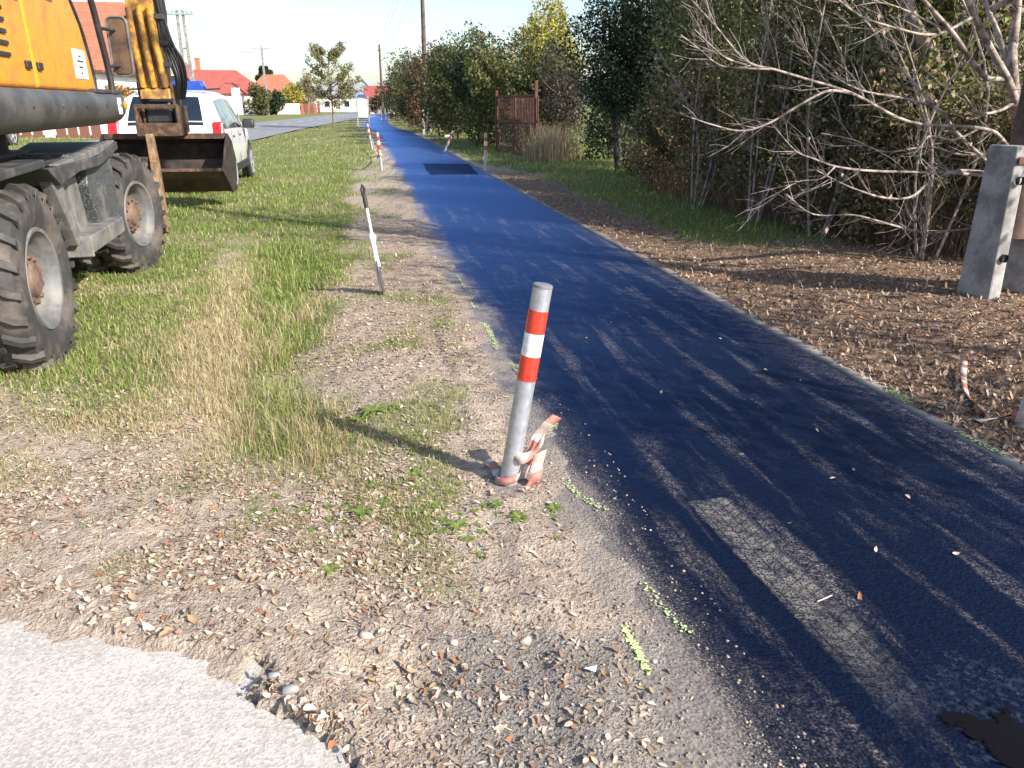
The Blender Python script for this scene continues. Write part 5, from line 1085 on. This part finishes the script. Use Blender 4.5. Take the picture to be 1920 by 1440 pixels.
def wire(a, b, sag, lab, grp, rad=.008):
    P = [Vector(a).lerp(Vector(b), t)+Vector((0, 0, -sag*4*t*(1-t))) for t in np.linspace(0, 1, 16)]; mb = MB(); mb.tube(P, rad, 5); tag(mb.build('power_line', M['wire'], smooth=60), lab, 'power line', grp)
for x_ in (-.58, -.3, .3, .58):
    for (a, ha, ra_), (b, hb_, rb_), lab in (((pb[0], 9, 18), (pb[1], 9, 12), 'overhead wire from the near wooden pole to the far hedge pole'), ((pb[1], 9, 12), (pb[2], 6.8, 12), 'overhead wire dropping from the far hedge pole to the distant pole')):
        wire((a.x+x_*math.cos(R(ra_)), a.y+.1+x_*math.sin(R(ra_)), ha-.31), (b.x+x_*math.cos(R(rb_)), b.y+.1+x_*math.sin(R(rb_)), hb_-.31), .6, lab, 'wires along the hedge' if 'near' in lab else 'wires beyond the hedge pole')
# ================================================================ rusty gate and wire fence
g0 = G(1004, 303); g1 = G(932, 288); g0.z = g1.z = 0; L_ = (g1-g0).length; rz = math.atan2((g1-g0).y, (g1-g0).x)
r = empty('gate', g0, rz); tag(r, 'rusty iron double gate with vertical bars in the hedge', 'gate')
ht = 1.72
for x_, hh in ((0, 2.1), (L_, 1.9)):
    b = MB(); b.box((x_, 0, hh/2-.1), (.08, .08, hh+.2)); b.build('gate_post', M['iron'], r, bevel=.006)
for k, (xa, xb) in enumerate(((.06, L_/2-.02), (L_/2+.02, L_-.06))):
    b = MB(); b.box(((xa+xb)/2, 0, ht), (xb-xa, .04, .05)); b.box(((xa+xb)/2, 0, .12), (xb-xa, .04, .05)); b.box((xa+.02, 0, .92), (.045, .042, 1.6)); b.box((xb-.02, 0, .92), (.045, .042, 1.6)); b.box(((xa+xb)/2, 0, 1.0), (xb-xa, .036, .04)); b.build('leaf_frame', M['iron'], r, bevel=.004)
    for j in range(1, 13):
        b = MB(); x_ = xa+(xb-xa)*j/13; b.box((x_, .004, .92), (.05, .012, 1.58)); b.build('bar', M['iron'], r)
b = MB(); b.bar((0, 0, 1.15), (-.75, .1, 0.02), .03, .03); b.bar((0, 0, .9), (-.3, .05, .02), .03, .03); b.build('brace', M['iron'], r)
b = MB(); b.box((L_/2, -.03, 1.05), (.10, .05, .16)); b.build('lock_box', M['rust'], r, bevel=.006)
r = empty('wire_fence', (3.9, 7.4, 0)); tag(r, 'thin wire fence with iron posts running inside the near hedge', 'fence')
FP = [Vector((3.72, 5.9, 0)), Vector((4.2, 9.3, 0)), Vector((3.6, 12.3, 0)), Vector((3.0, 15.6, 0)), Vector((2.6, 18.6, 0)), g0+Vector((.05, -.1, 0))]
for p in FP[1:]:
    b = MB(); b.tube([p-r.location+Vector((0, 0, -.2)), p-r.location+Vector((0, 0, 1.7))], .022, 8); b.build('fence_post', M['iron'], r, smooth=60)
for z in (.55, 1.05, 1.6):
    b = MB(); b.tube([p-r.location+Vector((0, -.025, z)) for p in FP], .003, 4); b.build('fence_wire', M['wire'], r)
# ================================================================ young tree, signs, left side of the street
q = G(626, 241); r = empty('young_tree', (q.x, q.y, 0)); rg2 = random.Random(4); mb = MB(); mb.tube([(0, 0, -.1), (.02, 0, 1.4), (-.05, 0, 3.2), (0, 0, 5.2)], [.06, .05, .035, .008], 8); cl = []
for k in range(64):
    z = rg2.uniform(.85, 4.5); a = rg2.uniform(0, 6.3); l = (1.75*(1-((z-1.2)/4.6))+.35)*rg2.uniform(.6, 1.1); e = Vector((math.cos(a)*l, math.sin(a)*l, z+l*rg2.uniform(.35, .9))); p = Vector((0, 0, z)); mb.tube([p, p.lerp(e, .5)+Vector((0, 0, -.05)), e], [.018, .012, .004], 5)
    for t in (.55, .8, 1.0): c_ = p.lerp(e, t); cl.append((c_.x, c_.y, c_.z, .24, .24, .2))
mb.build('trunk', M['bark'], r, smooth=60); crown('crown', r, cl, 11000, .105, [(.17, .17, .06), (.25, .22, .09), (.3, .25, .14), (.10, .11, .04)], (3, 3, 2, 2), .2, 5)
tag(r, 'young sparse leaved tree standing alone on the verge by the road', 'tree')
q = G(681, 236); r = empty('notice_board', (q.x, q.y, 0)); tag(r, 'pale blue notice board on a post at the end of the verge', 'sign')
b = MB(); b.tube([(-.38, 0, -.2), (-.38, 0, 2.5)], .04, 8); b.build('post', M['galv'], r, smooth=60); b = MB(); b.box((.05, -.05, 1.2), (.7, .05, 1.25)); b.build('panel', M['sign_pale'], r, bevel=.01); b = MB(); b.prism([(-.1, 1.95), (.05, 1.95), (.05, 2.15), (-.1, 2.15)], -.25, .30); b.build('top_sign', M['sign_blue'], r, bevel=.01)
b = MB(); b.tube([(.45, 0, -.2), (.45, 0, 2.05)], .04, 8); b.build('post', M['galv'], r, smooth=60)
q = PY(625, 195, 70); r = empty('road_sign', (-24.2, 72, 0)); tag(r, 'white square road sign on a thin post across the road', 'sign'); b = MB(); b.tube([(0, 0, -.2), (0, 0, 2.9)], .035, 8); b.build('post', M['galv'], r); b = MB(); b.box((0, -.05, 2.4), (.75, .03, .85)); b.build('panel', M['white_plain'], r, bevel=.01)
def house(loc, rz, wd, dp, eave, ridge, wall, roof, lab, gable_front=False, wins=(), chim=None, hip=False, name='house'):
    r = empty(name, loc, rz); tag(r, lab, 'house')
    x, y = wd/2, dp/2; b = MB()
    if gable_front:                                  # ridge along y
        b.add([(-x, -y, -.3), (x, -y, -.3), (x, y, -.3), (-x, y, -.3), (-x, -y, eave), (x, -y, eave), (x, y, eave), (-x, y, eave), (0, -y, ridge-.1), (0, y, ridge-.1)], [(0, 1, 5, 8, 4), (2, 3, 7, 9, 6), (1, 2, 6, 5), (3, 0, 4, 7), (0, 3, 2, 1), (4, 8, 9, 7), (5, 6, 9, 8)])
    else:
        b.box((0, 0, eave/2-.15), (wd, dp, eave+.3))
    b.build('wall', wall, r)
    ov = .4; b = MB(); t = .12
    if gable_front: R1 = [(-x-ov, -y-ov, eave-.15), (x+ov, -y-ov, eave-.15), (x+ov, y+ov, eave-.15), (-x-ov, y+ov, eave-.15), (0, -y-ov, ridge), (0, y+ov, ridge)]; Ff = [(0, 4, 5, 3), (1, 2, 5, 4)]
    elif hip: R1 = [(-x-ov, -y-ov, eave-.1), (x+ov, -y-ov, eave-.1), (x+ov, y+ov, eave-.1), (-x-ov, y+ov, eave-.1), (-x*.45, 0, ridge), (x*.45, 0, ridge)]; Ff = [(0, 1, 5, 4), (1, 2, 5), (2, 3, 4, 5), (3, 0, 4)]
    else: R1 = [(-x-ov, -y-ov, eave-.1), (x+ov, -y-ov, eave-.1), (x+ov, y+ov, eave-.1), (-x-ov, y+ov, eave-.1), (-x-ov, 0, ridge), (x+ov, 0, ridge)]; Ff = [(0, 1, 5, 4), (2, 3, 4, 5), (0, 4, 3), (1, 2, 5)]
    b.add(R1, Ff); o = b.build('roof', roof, r); s_ = o.modifiers.new('t', 'SOLIDIFY'); s_.thickness = .14; s_.offset = 1
    if chim:
        c1 = MB(); c1.box((chim[0], chim[1], (eave+chim[2])/2), (.7, .7, chim[2]-eave)); c1.box((chim[0], chim[1], chim[2]+.05), (.85, .85, .14)); c1.build('chimney', M['roof_orange'], o)
    for (wx, wz, ww, wh) in wins:
        b = MB(); b.box((wx, -y-.03, wz), (ww, .08, wh)); f = b.build('window', M['white_plain'], r); b = MB(); b.box((wx, -y-.075, wz), (ww*.84, .02, wh*.86)); b.build('pane', M['glass'], f)
    return r
W_ = lambda px, Y_: Vector((PY(px, 195, Y_).x, Y_, 0))
p = W_(410, 120); house(p, R(20), 13, 9, 2.9, 6.0, M['plaster'], M['roof_red'], 'white house with low red hipped roof beyond the road', wins=((-4, 1.5, 1.2, 1.3), (-1, 1.5, 1.2, 1.3)), chim=(-2.2, .5, 7.6), hip=True)
p = W_(343, 112); house(p, R(10), 5.5, 8, 3.2, 7.2, M['grey_gable'], M['roof_red'], 'grey gabled house with red roof behind the concrete street pole', True, ((0, 4.6, .9, .9),))
p = W_(190, 46); house(p+Vector((-1.2, 0, 0)), R(8), 5.4, 9, 3.1, 6.6, M['plaster'], M['roof_orange'], 'house with orange tiled roof rising behind the excavator', False, ((1.2, 1.6, 1.1, 1.2),))
p = W_(518, 150); house(p, R(5), 8, 9, 3.0, 6.4, M['cream'], M['roof_orange'], 'small house with orange roof between the dark and yellow trees', hip=True, wins=((1, 1.5, 1.2, 1.2),))
p = W_(717, 135); house(p, R(0), 4.4, 6, 2.4, 4.2, M['plaster'], M['roof_red'], 'small white house with red roof at the far end of the path', wins=((-.9, 1.3, 1.0, 1.1), (.9, 1.3, .9, 1.1)))
p = W_(640, 170); house(p, R(0), 9, 8, 3.0, 5.4, M['plaster'], M['grey_gable'], 'white house with grey roof behind the young tree', wins=((-2, 1.5, 1.2, 1.2), (2, 1.5, 1.2, 1.2)))
p = W_(688, 190); house(p, R(0), 6, 8, 3.2, 6.8, M['plaster'], M['grey_gable'], 'white gabled house with grey roof farthest along the road', True, ((0, 1.6, 1.2, 1.3),))
def plank_fence(x0, x1, Y_, h, step, cols, lab, post=None):
    r = empty('street_fence', (x0, Y_, 0)); tag(r, lab, 'fence'); n = int((x1-x0)/step)
    for k in range(n):
        mt = cols(k); b = MB(); b.box((k*step+step*.45, 0, h/2-.05), (step*.8, .06, h+.1)); b.build('panel', mt, r)
    b = MB(); b.box(((x1-x0)/2, .03, h*.5), (x1-x0, .03, .1)); b.build('rail', M['fence_red'], r)
a = W_(518, 125).x; plank_fence(a, a+3.6, 125, 1.6, .4, lambda k: M['plaster'], 'white panel fence below the yellow tree'); plank_fence(a+3.7, a+6.8, 125, 1.6, .5, lambda k: M['fence_red'] if k % 2 else M['roof_orange'], 'reddish brick fence beside the white panel fence')
plank_fence(-33, -15.5, 38, 1.35, .55, lambda k: M['plaster'] if k % 5 == 0 else M['fence_red'], 'red plank fence with white posts seen under the excavator')
def street_tree(px, Y_, h, rx, pal, wt, lab, seed, z0=.1, n=3500, name='street_tree'):
    p = W_(px, Y_); shrub(p, h, rx, rx, n, .10+.0016*Y_, pal, wt, lab, 'tree', seed=seed, z0=z0, nb=9, name=name, trunk=.12)
street_tree(488, 112, 4.3, 2.0, OLIVE, w5, 'dark leafy garden tree right of the red roofed house', 101, 0)
street_tree(516, 116, 3.4, 1.6, DARK, (4, 4, 3, 1), 'dark garden bush beside the second concrete street pole', 102, 0)
street_tree(546, 128, 4.6, 2.0, YEL, (4, 2, 3, 1), 'bright yellow autumn tree behind the white panel fence', 103, .1)
street_tree(565, 140, 4.2, 1.6, RUSTY, (4, 3, 3, 2), 'brownish tree behind the reddish brick fence', 104, .1)
street_tree(499, 160, 8.5, 1.9, DARK, (4, 4, 3, 1), 'tall dark conifer topping the orange roof', 105, .62)
street_tree(582, 150, 6.8, 2.2, [(.3, .25, .17), (.22, .18, .12), (.18, .17, .1)], (2, 2, 1), 'thin pale leaved tree behind the young verge tree', 106, .25, 1500)
street_tree(240, 44, 2.5, 1.2, [(.45, .2, .04), (.38, .24, .06), (.2, .13, .05)], (3, 2, 2), 'orange autumn bush in front of the orange roofed house', 107, 0, 5000, 'autumn_bush')
street_tree(215, 43, 2.3, 1.0, [(.45, .2, .04), (.38, .24, .06), (.2, .13, .05)], (3, 2, 2), 'small orange bush at the corner of the orange roofed house', 108, 0, 4000, 'autumn_bush')
street_tree(705, 120, 2.8, 1.6, RUSTY, (4, 3, 3, 2), 'brown bush left of the small white house', 109, 0, 1500)
street_tree(662, 200, 7.5, 3.0, [(.3, .3, .22), (.22, .24, .16)], (2, 2), 'pale tree far along the road behind the notice board', 110, .3, 1200)
def street_pole(px, Y_, h, lab, twin):
    p = W_(px, Y_); r = empty('concrete_pole', p); tag(r, lab, 'utility pole')
    for x_ in ((-.32, .32) if twin else (0,)):
        b = MB(); b.add([(x_*1.15-.16, -.14, -.2), (x_*1.15+.16, -.14, -.2), (x_*1.15+.16, .14, -.2), (x_*1.15-.16, .14, -.2), (x_*.75-.1, -.09, h), (x_*.75+.1, -.09, h), (x_*.75+.1, .09, h), (x_*.75-.1, .09, h)], [(0, 1, 5, 4), (1, 2, 6, 5), (2, 3, 7, 6), (3, 0, 4, 7), (4, 5, 6, 7)]); b.build('post', M['concrete'], r)
    for z in ((1.8, 3.2, 4.6, 6.0) if twin else ()):
        b = MB(); b.box((0, 0, z), (.5, .12, .14)); b.build('spacer', M['concrete'], r)
    b = MB(); b.box((0, -.12, h-.35), (2.3, .09, .11)); b.build('cross_arm', M['galv'], r)
    for x_ in (-1.05, -.6, .6, 1.05):
        b = MB(); b.lathe([(0, .02), (.1, .05), (.2, .03), (.21, .001)], 'z', 8, (x_, -.12, h-.3)); b.build('insulator', M['concrete'], r)
    return p, h
pa = street_pole(360, 72, 9.0, 'twin legged concrete pole with cross arm before the red roofed house', True); pc = street_pole(501, 114, 8.9, 'slim concrete pole with cross arm beside the dark garden tree', False); pd = street_pole(330-330, 34, 9.0, 'concrete street pole hidden behind the excavator arm', False)
for x_ in (-1.05, .6, 1.05):
    wire((pa[0].x+x_, 71.9, 8.86), (pc[0].x+x_, 113.9, 8.76), 1.7, 'sagging overhead wire between the two concrete street poles', 'street wires', .014)
    wire((pd[0].x+x_, 33.9, 8.86), (pa[0].x+x_, 71.9, 8.86), 1.2, 'overhead wire reaching the twin legged concrete pole from the excavator side', 'street wires near the excavator', .01)
